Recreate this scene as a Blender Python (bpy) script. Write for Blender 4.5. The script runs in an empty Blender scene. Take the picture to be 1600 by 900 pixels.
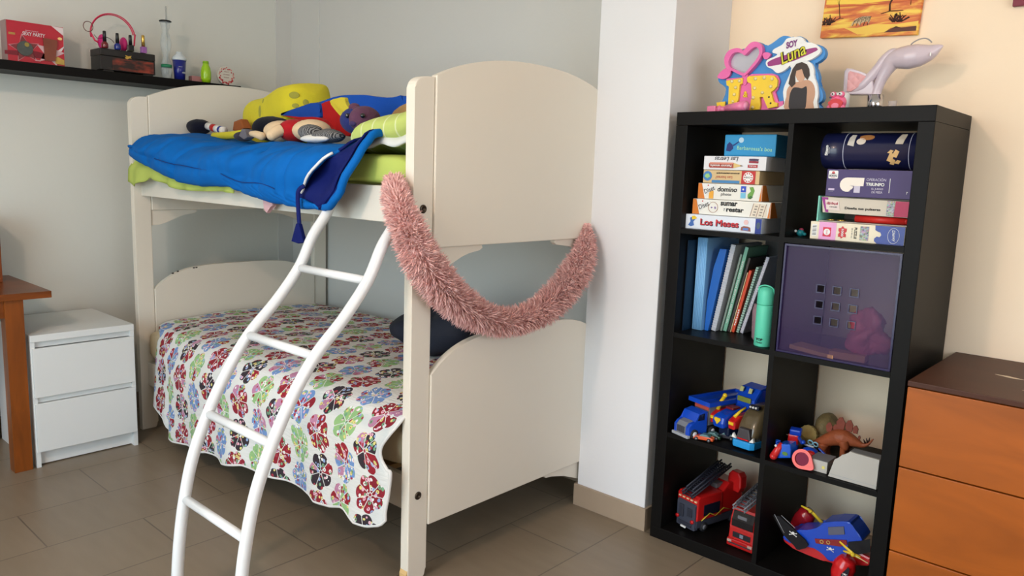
import bpy, bmesh, math, random
from mathutils import Vector, Matrix, Euler, noise
random.seed(7)
C = bpy.context.scene.collection
PI = math.pi

# ------------------------------------------------------------------ materials
def lin(c):
    r = []
    for v in c[:3]:
        v = v / 255.0
        r.append(v / 12.92 if v <= 0.04045 else ((v + 0.055) / 1.055) ** 2.4)
    return (r[0], r[1], r[2], 1.0)

MATS = {}
def mat(col, rough=0.5, metal=0.0, var=0.06, scale=14.0, bump=0.0, bscale=60.0, coat=0.0, spec=0.35, sheen=0.0, trans=0.0, name=None, stretch=None, emit=0.0):
    key = (tuple(col), rough, metal, var, scale, bump, bscale, coat, spec, sheen, trans, stretch, emit)
    if key in MATS: return MATS[key]
    m = bpy.data.materials.new(name or 'surface_%02x%02x%02x' % tuple(int(v) for v in col[:3]))
    m.use_nodes = True
    nt = m.node_tree; b = nt.nodes['Principled BSDF']
    b.inputs['Roughness'].default_value = rough
    b.inputs['Metallic'].default_value = metal
    b.inputs['Coat Weight'].default_value = coat
    b.inputs['Specular IOR Level'].default_value = spec
    b.inputs['Sheen Weight'].default_value = sheen
    b.inputs['Transmission Weight'].default_value = trans
    tc = nt.nodes.new('ShaderNodeTexCoord'); mp = nt.nodes.new('ShaderNodeMapping')
    nt.links.new(tc.outputs['Object'], mp.inputs['Vector'])
    if stretch: mp.inputs['Scale'].default_value = stretch
    n = nt.nodes.new('ShaderNodeTexNoise'); n.inputs['Scale'].default_value = scale; n.inputs['Detail'].default_value = 4
    nt.links.new(mp.outputs['Vector'], n.inputs['Vector'])
    mx = nt.nodes.new('ShaderNodeMix'); mx.data_type = 'RGBA'
    c = lin(col)
    mx.inputs[6].default_value = tuple(max(0, v * (1 - var)) for v in c[:3]) + (1,)
    mx.inputs[7].default_value = tuple(min(1, v * (1 + var)) for v in c[:3]) + (1,)
    nt.links.new(n.outputs['Fac'], mx.inputs[0]); nt.links.new(mx.outputs[2], b.inputs['Base Color'])
    if bump:
        n2 = nt.nodes.new('ShaderNodeTexNoise'); n2.inputs['Scale'].default_value = bscale; n2.inputs['Detail'].default_value = 3
        nt.links.new(mp.outputs['Vector'], n2.inputs['Vector'])
        bp = nt.nodes.new('ShaderNodeBump'); bp.inputs['Strength'].default_value = bump; bp.inputs['Distance'].default_value = 0.004
        nt.links.new(n2.outputs['Fac'], bp.inputs['Height']); nt.links.new(bp.outputs['Normal'], b.inputs['Normal'])
    MATS[key] = m
    return m

def clear_mat(col, amount, rough, name):
    m = bpy.data.materials.new(name); m.use_nodes = True
    nt = m.node_tree; b = nt.nodes['Principled BSDF']; out = nt.nodes['Material Output']
    n = nt.nodes.new('ShaderNodeTexNoise'); n.inputs['Scale'].default_value = 5
    mr = nt.nodes.new('ShaderNodeMapRange'); mr.inputs[3].default_value = rough * .8; mr.inputs[4].default_value = rough * 1.2 + .01
    nt.links.new(n.outputs['Fac'], mr.inputs[0]); nt.links.new(mr.outputs[0], b.inputs['Roughness'])
    b.inputs['Base Color'].default_value = lin(col)
    t = nt.nodes.new('ShaderNodeBsdfTransparent'); t.inputs['Color'].default_value = tuple(.72 + .28 * v for v in lin(col)[:3]) + (1,)
    mx = nt.nodes.new('ShaderNodeMixShader'); mx.inputs[0].default_value = amount
    nt.links.new(t.outputs[0], mx.inputs[1]); nt.links.new(b.outputs[0], mx.inputs[2]); nt.links.new(mx.outputs[0], out.inputs['Surface'])
    return m

class X:
    """tiny expression builder over math nodes"""
    def __init__(s, nt, sock): s.nt = nt; s.s = sock
    def _op(s, op, *a):
        n = s.nt.nodes.new('ShaderNodeMath'); n.operation = op
        s.nt.links.new(s.s, n.inputs[0])
        for i, v in enumerate(a):
            if isinstance(v, X): s.nt.links.new(v.s, n.inputs[i + 1])
            else: n.inputs[i + 1].default_value = v
        return X(s.nt, n.outputs[0])
    def __add__(s, o): return s._op('ADD', o)
    def __sub__(s, o): return s._op('SUBTRACT', o)
    def __mul__(s, o): return s._op('MULTIPLY', o)
    def __truediv__(s, o): return s._op('DIVIDE', o)
    def gt(s, o): return s._op('GREATER_THAN', o)
    def lt(s, o): return s._op('LESS_THAN', o)
    def f(s, op, *a): return s._op(op, *a)

# ------------------------------------------------------------------ mesh builder
class MB:
    def __init__(s): s.bm = bmesh.new(); s.uv = None
    def _new(s, vs, fs, mi=0, M=None, smooth=False):
        bv = []
        for v in vs:
            v = Vector(v)
            if M is not None: v = M @ v
            bv.append(s.bm.verts.new(v))
        out = []
        for f in fs:
            try:
                q = s.bm.faces.new([bv[i] for i in f]); q.material_index = mi; q.smooth = smooth; out.append(q)
            except ValueError: pass
        return bv, out
    def box(s, x0, x1, y0, y1, z0, z1, bev=0.0, mi=0, M=None):
        vs = [(x, y, z) for x in (x0, x1) for y in (y0, y1) for z in (z0, z1)]
        fs = [(0, 1, 3, 2), (4, 6, 7, 5), (0, 4, 5, 1), (2, 3, 7, 6), (0, 2, 6, 4), (1, 5, 7, 3)]
        bv, bf = s._new(vs, fs, mi, M)
        if bev:
            es = list({e for f in bf for e in f.edges})
            r = bmesh.ops.bevel(s.bm, geom=es, offset=bev, segments=2, affect='EDGES', profile=.6)
            for f in r['faces']: f.material_index = mi
        return s
    def prism(s, pts, plane, a, b, mi=0, M=None, bev=0.0, smooth=False):
        n = len(pts)
        def P(p, w):
            return {'xz': (p[0], w, p[1]), 'yz': (w, p[0], p[1]), 'xy': (p[0], p[1], w)}[plane]
        vs = [P(p, a) for p in pts] + [P(p, b) for p in pts]
        fs = [tuple(range(n)), tuple(range(2 * n - 1, n - 1, -1))] + [(i, i + n, (i + 1) % n + n, (i + 1) % n) for i in range(n)]
        bv, bf = s._new(vs, fs, mi, M, smooth)
        bf[0].smooth = False; bf[1].smooth = False
        if bev:
            es = list({e for e in bf[0].edges} | {e for e in bf[1].edges})
            r = bmesh.ops.bevel(s.bm, geom=es, offset=bev, segments=2, affect='EDGES', profile=.6)
            for f in r['faces']: f.material_index = mi; f.smooth = smooth
        return s
    def ring(s, outer, inner, plane, a, b, mi=0, M=None):
        n = len(outer)
        def P(p, w):
            return {'xz': (p[0], w, p[1]), 'yz': (w, p[0], p[1]), 'xy': (p[0], p[1], w)}[plane]
        vs = [P(p, a) for p in outer] + [P(p, a) for p in inner] + [P(p, b) for p in outer] + [P(p, b) for p in inner]
        fs = []
        for i in range(n):
            j = (i + 1) % n
            fs += [(i, j, n + j, n + i), (2 * n + i, 3 * n + i, 3 * n + j, 2 * n + j), (i, 2 * n + i, 2 * n + j, j), (n + i, n + j, 3 * n + j, 3 * n + i)]
        s._new(vs, fs, mi, M); return s
    def lathe(s, prof, c=(0, 0, 0), seg=24, mi=0, M=None, smooth=True):
        vs = []; fs = []; n = len(prof)
        for i in range(seg):
            a = 2 * PI * i / seg
            for r, z in prof: vs.append((c[0] + r * math.cos(a), c[1] + r * math.sin(a), c[2] + z))
        for i in range(seg):
            j = (i + 1) % seg
            for k in range(n - 1): fs.append((i * n + k, j * n + k, j * n + k + 1, i * n + k + 1))
        if prof[0][0] > 1e-5: fs.append(tuple(i * n for i in range(seg - 1, -1, -1)))
        if prof[-1][0] > 1e-5: fs.append(tuple(i * n + n - 1 for i in range(seg)))
        s._new(vs, fs, mi, M, smooth); return s
    def tube(s, path, r, seg=12, mi=0, M=None, caps=True, flat=1.0, up=(0, 0, 1), closed=False):
        P = [Vector(p) for p in path]; n = len(P)
        R = r if isinstance(r, (list, tuple)) else [r] * n
        vs = []; fs = []; prev = None
        for i in range(n):
            if closed: t = P[(i + 1) % n] - P[i - 1]
            else: t = P[min(i + 1, n - 1)] - P[max(i - 1, 0)]
            t.normalize()
            if prev is None:
                u = Vector(up)
                if abs(u.dot(t)) > .95: u = Vector((1, 0, 0))
                a = t.cross(u).normalized()
            else:
                a = (prev - t * prev.dot(t)).normalized()
            prev = a; b = a.cross(t).normalized()
            for k in range(seg):
                w = 2 * PI * k / seg
                vs.append(P[i] + (a * math.cos(w) * flat + b * math.sin(w)) * R[i])
        for i in range(n if closed else n - 1):
            for k in range(seg):
                j = (i + 1) % n
                fs.append((i * seg + k, i * seg + (k + 1) % seg, j * seg + (k + 1) % seg, j * seg + k))
        if caps and not closed:
            fs.append(tuple(range(seg - 1, -1, -1))); fs.append(tuple((n - 1) * seg + k for k in range(seg)))
        s._new(vs, fs, mi, M, True); return s
    def cyl(s, p0, p1, r0, r1=None, seg=20, mi=0, M=None):
        if r1 is None: r1 = r0
        return s.tube([p0, p1], [r0, r1], seg, mi, M)
    def ball(s, c, r, mi=0, M=None, seg=20, rings=12, disp=0.0, dfreq=8.0):
        if not isinstance(r, (list, tuple)): r = (r, r, r)
        vs = [(c[0], c[1], c[2] - r[2])]
        for i in range(1, rings):
            a = -PI / 2 + PI * i / rings
            for k in range(seg):
                w = 2 * PI * k / seg
                p = Vector((c[0] + r[0] * math.cos(a) * math.cos(w), c[1] + r[1] * math.cos(a) * math.sin(w), c[2] + r[2] * math.sin(a)))
                if disp: p += (p - Vector(c)).normalized() * disp * noise.noise(p * dfreq)
                vs.append(p)
        vs.append((c[0], c[1], c[2] + r[2])); fs = []
        for k in range(seg): fs.append((0, 1 + (k + 1) % seg, 1 + k))
        for i in range(rings - 2):
            for k in range(seg):
                a = 1 + i * seg; b = a + seg; fs.append((a + k, a + (k + 1) % seg, b + (k + 1) % seg, b + k))
        a = 1 + (rings - 2) * seg; t = len(vs) - 1
        for k in range(seg): fs.append((a + k, a + (k + 1) % seg, t))
        s._new(vs, fs, mi, M, True); return s
    def grid(s, fn, nu, nv, mi=0, uvfn=None, M=None):
        vs = [fn(i / nu, j / nv) for i in range(nu + 1) for j in range(nv + 1)]
        fs = [(i * (nv + 1) + j, (i + 1) * (nv + 1) + j, (i + 1) * (nv + 1) + j + 1, i * (nv + 1) + j + 1) for i in range(nu) for j in range(nv)]
        bv, bf = s._new(vs, fs, mi, M, True)
        if uvfn:
            lay = s.bm.loops.layers.uv.verify()
            idx = {v: k for k, v in enumerate(bv)}
            for f in bf:
                for l in f.loops:
                    k = idx[l.vert]; l[lay].uv = uvfn(k // (nv + 1), k % (nv + 1))
        return s
    def build(s, name, mats, parent=None, solid=0.0, sub=0, autos=True, normals=True):
        me = bpy.data.meshes.new(name)
        if normals: bmesh.ops.recalc_face_normals(s.bm, faces=s.bm.faces)
        if parent is not None: L = wloc(parent)
        else:
            xs = [v.co for v in s.bm.verts]
            L = Vector(((min(v.x for v in xs) + max(v.x for v in xs)) / 2, (min(v.y for v in xs) + max(v.y for v in xs)) / 2, min(v.z for v in xs)))
        for v in s.bm.verts: v.co -= L
        s.bm.to_mesh(me); s.bm.free()
        if not isinstance(mats, (list, tuple)): mats = [mats]
        for m in mats: me.materials.append(m)
        o = bpy.data.objects.new(name, me); C.objects.link(o)
        if parent is not None: o.parent = parent
        else: o.location = L
        if solid:
            md = o.modifiers.new('thick', 'SOLIDIFY'); md.thickness = solid; md.offset = 0
        if sub:
            md = o.modifiers.new('sub', 'SUBSURF'); md.levels = sub; md.render_levels = sub
        return o

def wloc(o):
    L = Vector(o.location)
    while o.parent is not None:
        o = o.parent; L += Vector(o.location)
    return L

def thing(name, label, cat, loc, group=None):
    o = bpy.data.objects.new(name, None); C.objects.link(o); o.location = loc; o.empty_display_size = .05
    o['label'] = label; o['category'] = cat
    if group: o['group'] = group
    return o
def tag(o, label, cat, group=None, kind=None):
    o['label'] = label; o['category'] = cat
    if group: o['group'] = group
    if kind: o['kind'] = kind
    return o
def struct(name, mb, m):
    o = mb.build(name, m); o['kind'] = 'structure'; return o
def lab(o, label): o['label'] = label; return o

def txt(s, cx, cz, y, h, w, m, parent, name='lettering', rot=0.0, flipx=False, updown=False, shear=0.0, M=None, bold=0.0, deep=.0006):
    """flat lettering facing -Y with its centre at (cx, y, cz)"""
    cu = bpy.data.curves.new(name, 'FONT'); cu.body = s; cu.size = 1; cu.align_x = 'CENTER'; cu.shear = shear; cu.bevel_depth = .008 + bold * .9; cu.bevel_resolution = 0
    tmp = bpy.data.objects.new(name, cu); C.objects.link(tmp)
    dg = bpy.context.evaluated_depsgraph_get(); dg.update()
    me = bpy.data.meshes.new_from_object(tmp.evaluated_get(dg))
    bpy.data.objects.remove(tmp)
    xs = [v.co.x for v in me.vertices]; ys = [v.co.y for v in me.vertices]
    bx, by = (min(xs) + max(xs)) / 2, (min(ys) + max(ys)) / 2
    sy = h / max(1e-6, max(ys) - min(ys)); sx = w / max(1e-6, max(xs) - min(xs)) if w else sy
    L = wloc(parent) if parent else Vector((cx, y, cz))
    cr, sr = math.cos(rot), math.sin(rot)
    for v in me.vertices:
        a = (v.co.x - bx) * sx; b = (v.co.y - by) * sy
        if updown: a, b = -a, -b
        if flipx: a = -a
        p = Vector((cx + a * cr - b * sr, y - v.co.z * .5 * sy, cz + a * sr + b * cr))
        if M is not None: p = M @ p
        v.co = p - L
    me.materials.clear(); me.materials.append(m)
    o = bpy.data.objects.new(name, me); C.objects.link(o)
    if parent: o.parent = parent
    return o
def marks(cx, cz, y, h, w, m, parent, n=7, rot=0.0, M=None):
    """a run of tiny strokes where the print is too small to read"""
    mb = MB(); q = random.Random(int(abs(cx + cz) * 1e4)); x = -w / 2; st = w / n
    for k in range(n):
        a, b = x + k * st, x + (k + .78) * st; z0 = -h / 2 + h * .25 * q.random(); z1 = h / 2 - h * .25 * q.random()
        pts = [(cx + u * math.cos(rot) - v * math.sin(rot), cz + u * math.sin(rot) + v * math.cos(rot)) for u, v in ((a, z0), (b, z0), (b - st * .1, z1), (a + st * .1, z1))]
        mb.prism(pts, 'xz', y - .0004, y + .0002, M=M)
    return mb.build('small_print', m, parent)
def patch(pts, y, m, parent, name='printed_patch', t=.0006, M=None):
    return MB().prism(pts, 'xz', y - t, y, M=M).build(name, m, parent)
def rect(x0, x1, z0, z1): return [(x0, z0), (x1, z0), (x1, z1), (x0, z1)]
def disc(cx, cz, r, n=20, rz=None): return [(cx + r * math.cos(2 * PI * i / n), cz + (rz or r) * math.sin(2 * PI * i / n)) for i in range(n)]
def TR(x, y, z, deg=0, tx=0, ty=0): return Matrix.Translation((x, y, z)) @ Euler((math.radians(tx), math.radians(ty), math.radians(deg))).to_matrix().to_4x4()
def interp(pts, x):
    if x <= pts[0][0]: return pts[0][1]
    for (a, b), (c, d) in zip(pts, pts[1:]):
        if x <= c: return b + (d - b) * (x - a) / (c - a)
    return pts[-1][1]
def rnd(P, k=4):
    n = len(P); out = []
    for i in range(n):
        p0, p1, p2, p3 = P[i - 1], P[i], P[(i + 1) % n], P[(i + 2) % n]
        for j in range(k):
            t = j / k
            out.append(tuple(.5 * (2 * b + (c - a) * t + (2 * a - 5 * b + 4 * c - d) * t * t + (-a + 3 * b - 3 * c + d) * t ** 3) for a, b, c, d in zip(p0, p1, p2, p3)))
    return out
def smooth_path(P, k=6):
    P = [Vector(p) for p in P]; out = []
    for i in range(len(P) - 1):
        p0 = P[max(i - 1, 0)]; p1 = P[i]; p2 = P[i + 1]; p3 = P[min(i + 2, len(P) - 1)]
        for j in range(k):
            t = j / k
            out.append(.5 * ((2 * p1) + (p2 - p0) * t + (2 * p0 - 5 * p1 + 4 * p2 - p3) * t * t + (-p0 + 3 * p1 - 3 * p2 + p3) * t ** 3))
    out.append(P[-1]); return out
def resample(vals, k=6):
    out = []
    for a, b in zip(vals, vals[1:]):
        for j in range(k): out.append(a + (b - a) * j / k)
    return out + [vals[-1]]

# ------------------------------------------------------------------ common surfaces
BLACKW = mat((15, 13, 12), .45, var=.15, bump=.05, bscale=120, stretch=(1, 1, 6), spec=.12)
CREAM = mat((228, 220, 205), .42, var=.015, scale=3, bump=.02, bscale=40)
CREAM2 = mat((224, 218, 206), .42, var=.015, scale=3)
WHITEM = mat((225, 226, 226), .3, var=.03, scale=30, coat=.3)
WHITE = mat((232, 232, 230), .45, var=.02)
BLACK = mat((14, 14, 15), .4, var=.1)
RED = mat((196, 28, 30), .3, var=.05, coat=.3)
DRED = mat((120, 22, 28), .35, var=.08, coat=.2)
BLUE = mat((18, 72, 190), .3, var=.06, coat=.3)
DBLUE = mat((20, 36, 110), .35, var=.06)
CYAN = mat((28, 140, 210), .3, var=.05, coat=.2)
YEL = mat((232, 196, 40), .35, var=.05)
GREY = mat((110, 112, 118), .45, var=.05)
DGREY = mat((52, 55, 62), .5, var=.08)
LGREY = mat((170, 172, 176), .5, var=.04)
ORANGE = mat((214, 128, 44), .5, var=.05)
CHROME = mat((200, 200, 205), .15, metal=1.0, var=.03)
GOLD = mat((214, 176, 90), .25, metal=.9, var=.05)
PINKP = mat((226, 120, 160), .3, var=.05, coat=.3)
INK = mat((24, 24, 28), .5, var=.05)

def wall_mat(col, name):
    m = mat(col, .85, var=.012, scale=2.2, bump=.12, bscale=55, name=name, spec=.2); return m
W_LEFT = wall_mat((216, 216, 208), 'left_plaster')
W_BACK = wall_mat((208, 207, 202), 'back_plaster')
W_COL = wall_mat((226, 226, 228), 'pillar_plaster')
W_NICHE = wall_mat((250, 228, 200), 'cream_plaster')

# ------------------------------------------------------------------ room
def floor_mat():
    m = bpy.data.materials.new('floor_tiles'); m.use_nodes = True; nt = m.node_tree; b = nt.nodes['Principled BSDF']
    geo = nt.nodes.new('ShaderNodeNewGeometry'); sp = nt.nodes.new('ShaderNodeSeparateXYZ'); nt.links.new(geo.outputs['Position'], sp.inputs[0])
    x = X(nt, sp.outputs[0]); y = X(nt, sp.outputs[1])
    u = (x + 0.097 + 31) / .31
    row = u.f('FLOOR'); fu = u - row
    par = (row * .5); par = (par - par.f('FLOOR')) * 2      # 0 / 1
    v = (y + .29 + 30.5 + .305 - par * .305) / .61
    col = v.f('FLOOR'); fv = v - col
    gu = (fu - .5).f('ABSOLUTE').gt(.5 - .0075); gv = (fv - .5).f('ABSOLUTE').gt(.5 - .0038)
    g = gu.f('MAXIMUM', gv)
    wn = nt.nodes.new('ShaderNodeTexWhiteNoise'); wn.noise_dimensions = '2D'
    cb = nt.nodes.new('ShaderNodeCombineXYZ'); nt.links.new(row.s, cb.inputs[0]); nt.links.new(col.s, cb.inputs[1]); nt.links.new(cb.outputs[0], wn.inputs['Vector'])
    mp = nt.nodes.new('ShaderNodeMapping'); mp.inputs['Scale'].default_value = (1, 5, 1); nt.links.new(geo.outputs['Position'], mp.inputs['Vector'])
    mp.inputs['Rotation'].default_value = (0, 0, 1.2)
    n = nt.nodes.new('ShaderNodeTexNoise'); n.inputs['Scale'].default_value = 5; n.inputs['Detail'].default_value = 6; nt.links.new(mp.outputs[0], n.inputs['Vector'])
    t = X(nt, wn.outputs[0]) * .25 + X(nt, n.outputs['Fac']) * .75
    mx = nt.nodes.new('ShaderNodeMix'); mx.data_type = 'RGBA'; mx.inputs[6].default_value = lin((118, 104, 86)); mx.inputs[7].default_value = lin((140, 125, 105)); nt.links.new(t.s, mx.inputs[0])
    m2 = nt.nodes.new('ShaderNodeMix'); m2.data_type = 'RGBA'; m2.inputs[7].default_value = lin((98, 86, 72)); nt.links.new(mx.outputs[2], m2.inputs[6]); nt.links.new(g.s, m2.inputs[0])
    nt.links.new(m2.outputs[2], b.inputs['Base Color'])
    b.inputs['Roughness'].default_value = .36
    bp = nt.nodes.new('ShaderNodeBump'); bp.inputs['Strength'].default_value = .4; bp.inputs['Distance'].default_value = .002
    h = (X(nt, n.outputs['Fac']) * .15) - g; nt.links.new(h.s, bp.inputs['Height']); nt.links.new(bp.outputs[0], b.inputs['Normal'])
    return m
RX = 2.7; FY = -3.7; LX = -2.62; BY = .212; CH = 2.62
struct('floor', MB().box(LX - .1, RX, FY, .5, -.08, 0), floor_mat())
struct('ceiling', MB().box(LX - .1, RX, FY, .5, CH, CH + .08), wall_mat((226, 222, 212), 'ceiling_plaster'))
struct('wall_left', MB().box(LX - .1, LX, FY, .5, 0, CH), W_LEFT)
struct('wall_back', MB().box(LX, -.342, BY, .5, 0, CH), W_BACK)
struct('trim_1', MB().box(LX, -2.345, BY - .008, BY, 0, CH).box(LX, LX + .008, .11, BY - .008, 0, CH), W_BACK)
struct('wall_pillar', MB().box(-.342, -.04, .02, .5, 0, CH, bev=.003), W_COL)
struct('wall_niche', MB().box(-.04, RX, .402, .5, 0, CH), W_NICHE)
RY0, RY1, RZ0, RZ1 = -2.3, -.35, .9, 2.2
struct('wall_right', MB().box(RX, RX + .1, FY, RY0, 0, CH).box(RX, RX + .1, RY1, .5, 0, CH).box(RX, RX + .1, RY0, RY1, 0, RZ0).box(RX, RX + .1, RY0, RY1, RZ1, CH), W_NICHE)
wr = MB()
for a, b in ((RY0, RY0 + .05), (RY1 - .05, RY1), ((RY0 + RY1) / 2 - .03, (RY0 + RY1) / 2 + .03)): wr.box(RX + .03, RX + .08, a, b, RZ0, RZ1)
wr.box(RX + .03, RX + .08, RY0, RY1, RZ0, RZ0 + .05).box(RX + .03, RX + .08, RY0, RY1, RZ1 - .05, RZ1)
struct('added_window_2', wr, WHITE)  # unseen window, added to bring in more light from the right
WX0, WX1, WZ0, WZ1 = -1.25, .95, .12, 2.25
struct('wall_front', MB().box(LX - .1, WX0, FY - .1, FY, 0, CH).box(WX1, RX + .1, FY - .1, FY, 0, CH).box(WX0, WX1, FY - .1, FY, 0, WZ0).box(WX0, WX1, FY - .1, FY, WZ1, CH), wall_mat((226, 222, 212), 'front_plaster'))
wf = MB()
for a, b in ((WX0, WX0 + .05), (WX1 - .05, WX1), ((WX0 + WX1) / 2 - .03, (WX0 + WX1) / 2 + .03)): wf.box(a, b, FY - .08, FY - .03, WZ0, WZ1)
wf.box(WX0, WX1, FY - .08, FY - .03, WZ0, WZ0 + .05).box(WX0, WX1, FY - .08, FY - .03, WZ1 - .05, WZ1)
struct('window_1', wf, WHITE)
BASE = mat((160, 142, 122), .45, var=.05, scale=20, name='skirting_tile')
struct('baseboard_pillar', MB().box(-.352, -.030, .010, .02, 0, .084, bev=.0015).box(-.04, -.030, .02, .40, 0, .084, bev=.0015).box(-.352, -.342, .02, BY, 0, .084), BASE)
struct('baseboard_left', MB().box(LX, LX + .01, FY, BY, 0, .084), BASE)
struct('baseboard_back', MB().box(LX + .01, -.352, BY - .018, BY - .008, 0, .084), BASE)
struct('baseboard_niche', MB().box(-.03, RX, .392, .402, 0, .084), BASE)
# ------------------------------------------------------------------ bunk bed
Y0, Y1, Y2, Y3 = -.825, -.75, .115, .19        # front post, panel span, rear post
XN, XF = -.345, -2.26                          # outer face of the near posts, inner face of the far posts
bed = thing('bunk_bed', 'cream painted wooden bunk bed with arched end panels and curved brackets', 'bed', (-1.32, -.32, 0))
def post(x1, ya, yb, top, outer):
    r = .034; n = 6
    pts = [(ya, 0.0)] if outer < 0 else [(ya, 0.0)]
    if outer < 0:      # rounded at the -Y side
        pts = [(yb - .012, 0), (yb - .012, .012), (yb, .03), (yb, top + .006)]
        pts += [(ya + r * 1.3 - r * 1.3 * math.sin(PI / 2 * i / n), top + .004 - r + r * math.cos(PI / 2 * i / n)) for i in range(n + 1)]
        pts += [(ya, 0)]
    else:
        pts = [(ya, 0), (ya, top + .006)][::-1]
        pts = [(ya + .012, 0), (ya + .012, .012), (ya, .03), (ya, top + .006)]
        pts += [(yb - r * 1.3 + r * 1.3 * math.sin(PI / 2 * i / n), top + .004 - r + r * math.cos(PI / 2 * i / n)) for i in range(n + 1)]
        pts += [(yb, 0)]
    return MB().prism(pts, 'yz', x1 - .036, x1, bev=.004)
for xp, dz in ((XN, -.008), (XF, .01)):
    post(xp, Y0, Y1, 1.522 + dz, -1).build('bed_post', CREAM, bed)
    post(xp, Y2, Y3, 1.522 + dz, 1).build('bed_post', CREAM, bed)
    def arch(z0, ze, rise, ex, n=40):
        ym = (Y1 + Y2) / 2; hw = (Y2 - Y1) / 2 - .0015
        top = []
        for i in range(n + 1):
            u = math.cos(PI * i / n)        # 1..-1, dense at ends
            top.append((ym + u * hw, ze + rise * (1 - abs(u) ** ex)))
        return [(ym - hw, z0), (ym + hw, z0)] + top
    MB().prism(arch(1.032, 1.532 + dz, .082, 2.4), 'yz', xp - .018, xp + .006, bev=.003).build('upper_end_panel', CREAM, bed)
    MB().prism(arch(.172, .655 + dz, .10, 4.2), 'yz', xp - .018, xp + .006, bev=.003).build('lower_end_panel', CREAM, bed)
    def bracket(ysign, yb, L, zt, hgt):
        pts = [(0, 0), (L, 0), (L + .004, -.010), (L - .008, -.018)]
        for t, d in ((.86, .24), (.74, .34), (.60, .46), (.45, .66), (.30, .86), (.16, .96), (0, 1.0)): pts.append((L * t, -hgt * d))
        return [(yb + ysign * a, zt + b) for a, b in pts]
    for ysn, yb, Lb, hh in ((1, Y1, .215, .072), (-1, Y2, .285, .075)):
        MB().prism(bracket(ysn, yb, Lb, 1.0315, hh), 'yz', xp - .026, xp - .006, bev=.003).build('bracket', CREAM, bed)
    MB().prism(bracket(-1, Y2, .285, .1715, .085), 'yz', xp - .026, xp - .006, bev=.003).build('bracket', CREAM, bed)
for ya in (Y0 + .033, Y3 - .055):
    MB().box(XF, XN - .036, ya, ya + .022, 1.097, 1.206, bev=.003).build('upper_side_rail', CREAM2, bed)
    MB().box(XF, XN - .036, ya, ya + .022, .212, .322, bev=.003).build('lower_side_rail', CREAM2, bed)
for k in range(12):
    x = XF + .05 + k * .152
    for z in (1.125, .245): MB().box(x, x + .07, Y0 + .056, Y3 - .056, z, z + .018).build('slat', mat((196, 160, 110), .6, stretch=(1, 6, 1)), bed)
BRONZE = mat((78, 68, 58), .35, metal=.8)
for y, z in ((-.788, 1.146), (-.789, .277)):
    for s in (1,):
        MB().lathe([(0, 0), (.0125, 0), (.0125, .002), (.010, .004), (.006, .0035), (.0055, .001), (0, .001)], M=TR(XN, y, z, 0, 0, 90)).build('bolt', BRONZE, bed)
lab(MB().prism([(a, b) for a, b in ((-.829, .0), (-.829, .03), (-.822, .05), (-.822, 0))], 'yz', XN - .034, XN - .002).build('chipped_corner', mat((214, 178, 120), .6), bed), 'bare wood showing at the worn foot')

for (a, b) in [(-0.6641,0.7335),(-0.6396,0.7409),(-0.5616,0.7523),(-0.5489,0.753)]:
    MB().ball((-2.2535, a, b), (.0012, .006, .003)).build('paint_chip', mat((60, 52, 46), .7), bed)
# ladder
lad = thing('bunk_ladder', 'white curved tubular metal ladder hooked on the front of the bunk bed', 'ladder', (-.53, -1.38, 0))
lp = [(-.862, 1.132), (-.870, 1.115), (-.888, 1.09), (-.925, 1.04), (-.971, .951), (-1.05, .855), (-1.140, .765), (-1.21, .665), (-1.269, .554), (-1.315, .44), (-1.343, .322), (-1.360, .21), (-1.370, .1), (-1.374, .0)]
for x in (-.70, -.36):
    MB().tube(smooth_path([(x, y, z) for y, z in lp], 5), .0165, 16).build('ladder_rail', WHITEM, lad)
for y, z in ((-.971, .950), (-1.142, .764), (-1.269, .554), (-1.343, .322)):
    MB().cyl((-.69, y, z), (-.37, y, z), .0125).build('rung', WHITEM, lad)

# ------------------------------------------------------------------ upper bed
LIME = mat((182, 197, 100), .85, var=.05, scale=6, bump=.25, bscale=30, spec=.15, name='lime_cotton')
def wob(p, f, a): return a * noise.noise(Vector(p) * f)
def soft_slab(x0, x1, y0, y1, z0, z1, r, nx=40, ny=24, amp=.006, f=5):
    """a mattress or pillow shape: rounded box with soft sides"""
    mb = MB(); prof = []
    n = 8
    def fn(u, v):
        # wrap around the long axis
        a = 2 * PI * v
        c, s_ = math.cos(a), math.sin(a)
        e = .28
        cy = (abs(c) ** e) * (1 if c > 0 else -1); cz = (abs(s_) ** e) * (1 if s_ > 0 else -1)
        k = 1.0
        ux = 2 * u - 1
        kk = (1 - abs(ux) ** 14) ** .25
        x = (x0 + x1) / 2 + (x1 - x0) / 2 * ux
        p = Vector((x, (y0 + y1) / 2 + (y1 - y0) / 2 * cy * (.96 + .04 * kk) , (z0 + z1) / 2 + (z1 - z0) / 2 * cz * max(kk, .05)))
        p += Vector((wob(p, f, amp), wob(p + Vector((9, 0, 0)), f, amp), wob(p + Vector((0, 7, 0)), f, amp)))
        return p
    mb.grid(fn, nx, ny * 2); bmesh.ops.remove_doubles(mb.bm, verts=mb.bm.verts, dist=.0004)
    return mb
m1 = soft_slab(XF + .012, XN - .052, -.797, .10, 1.205, 1.304, .03, 60, 24, .004, 7).build('upper_mattress', LIME)
tag(m1, 'lime green sheeted mattress on the upper bunk', 'mattress')

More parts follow.
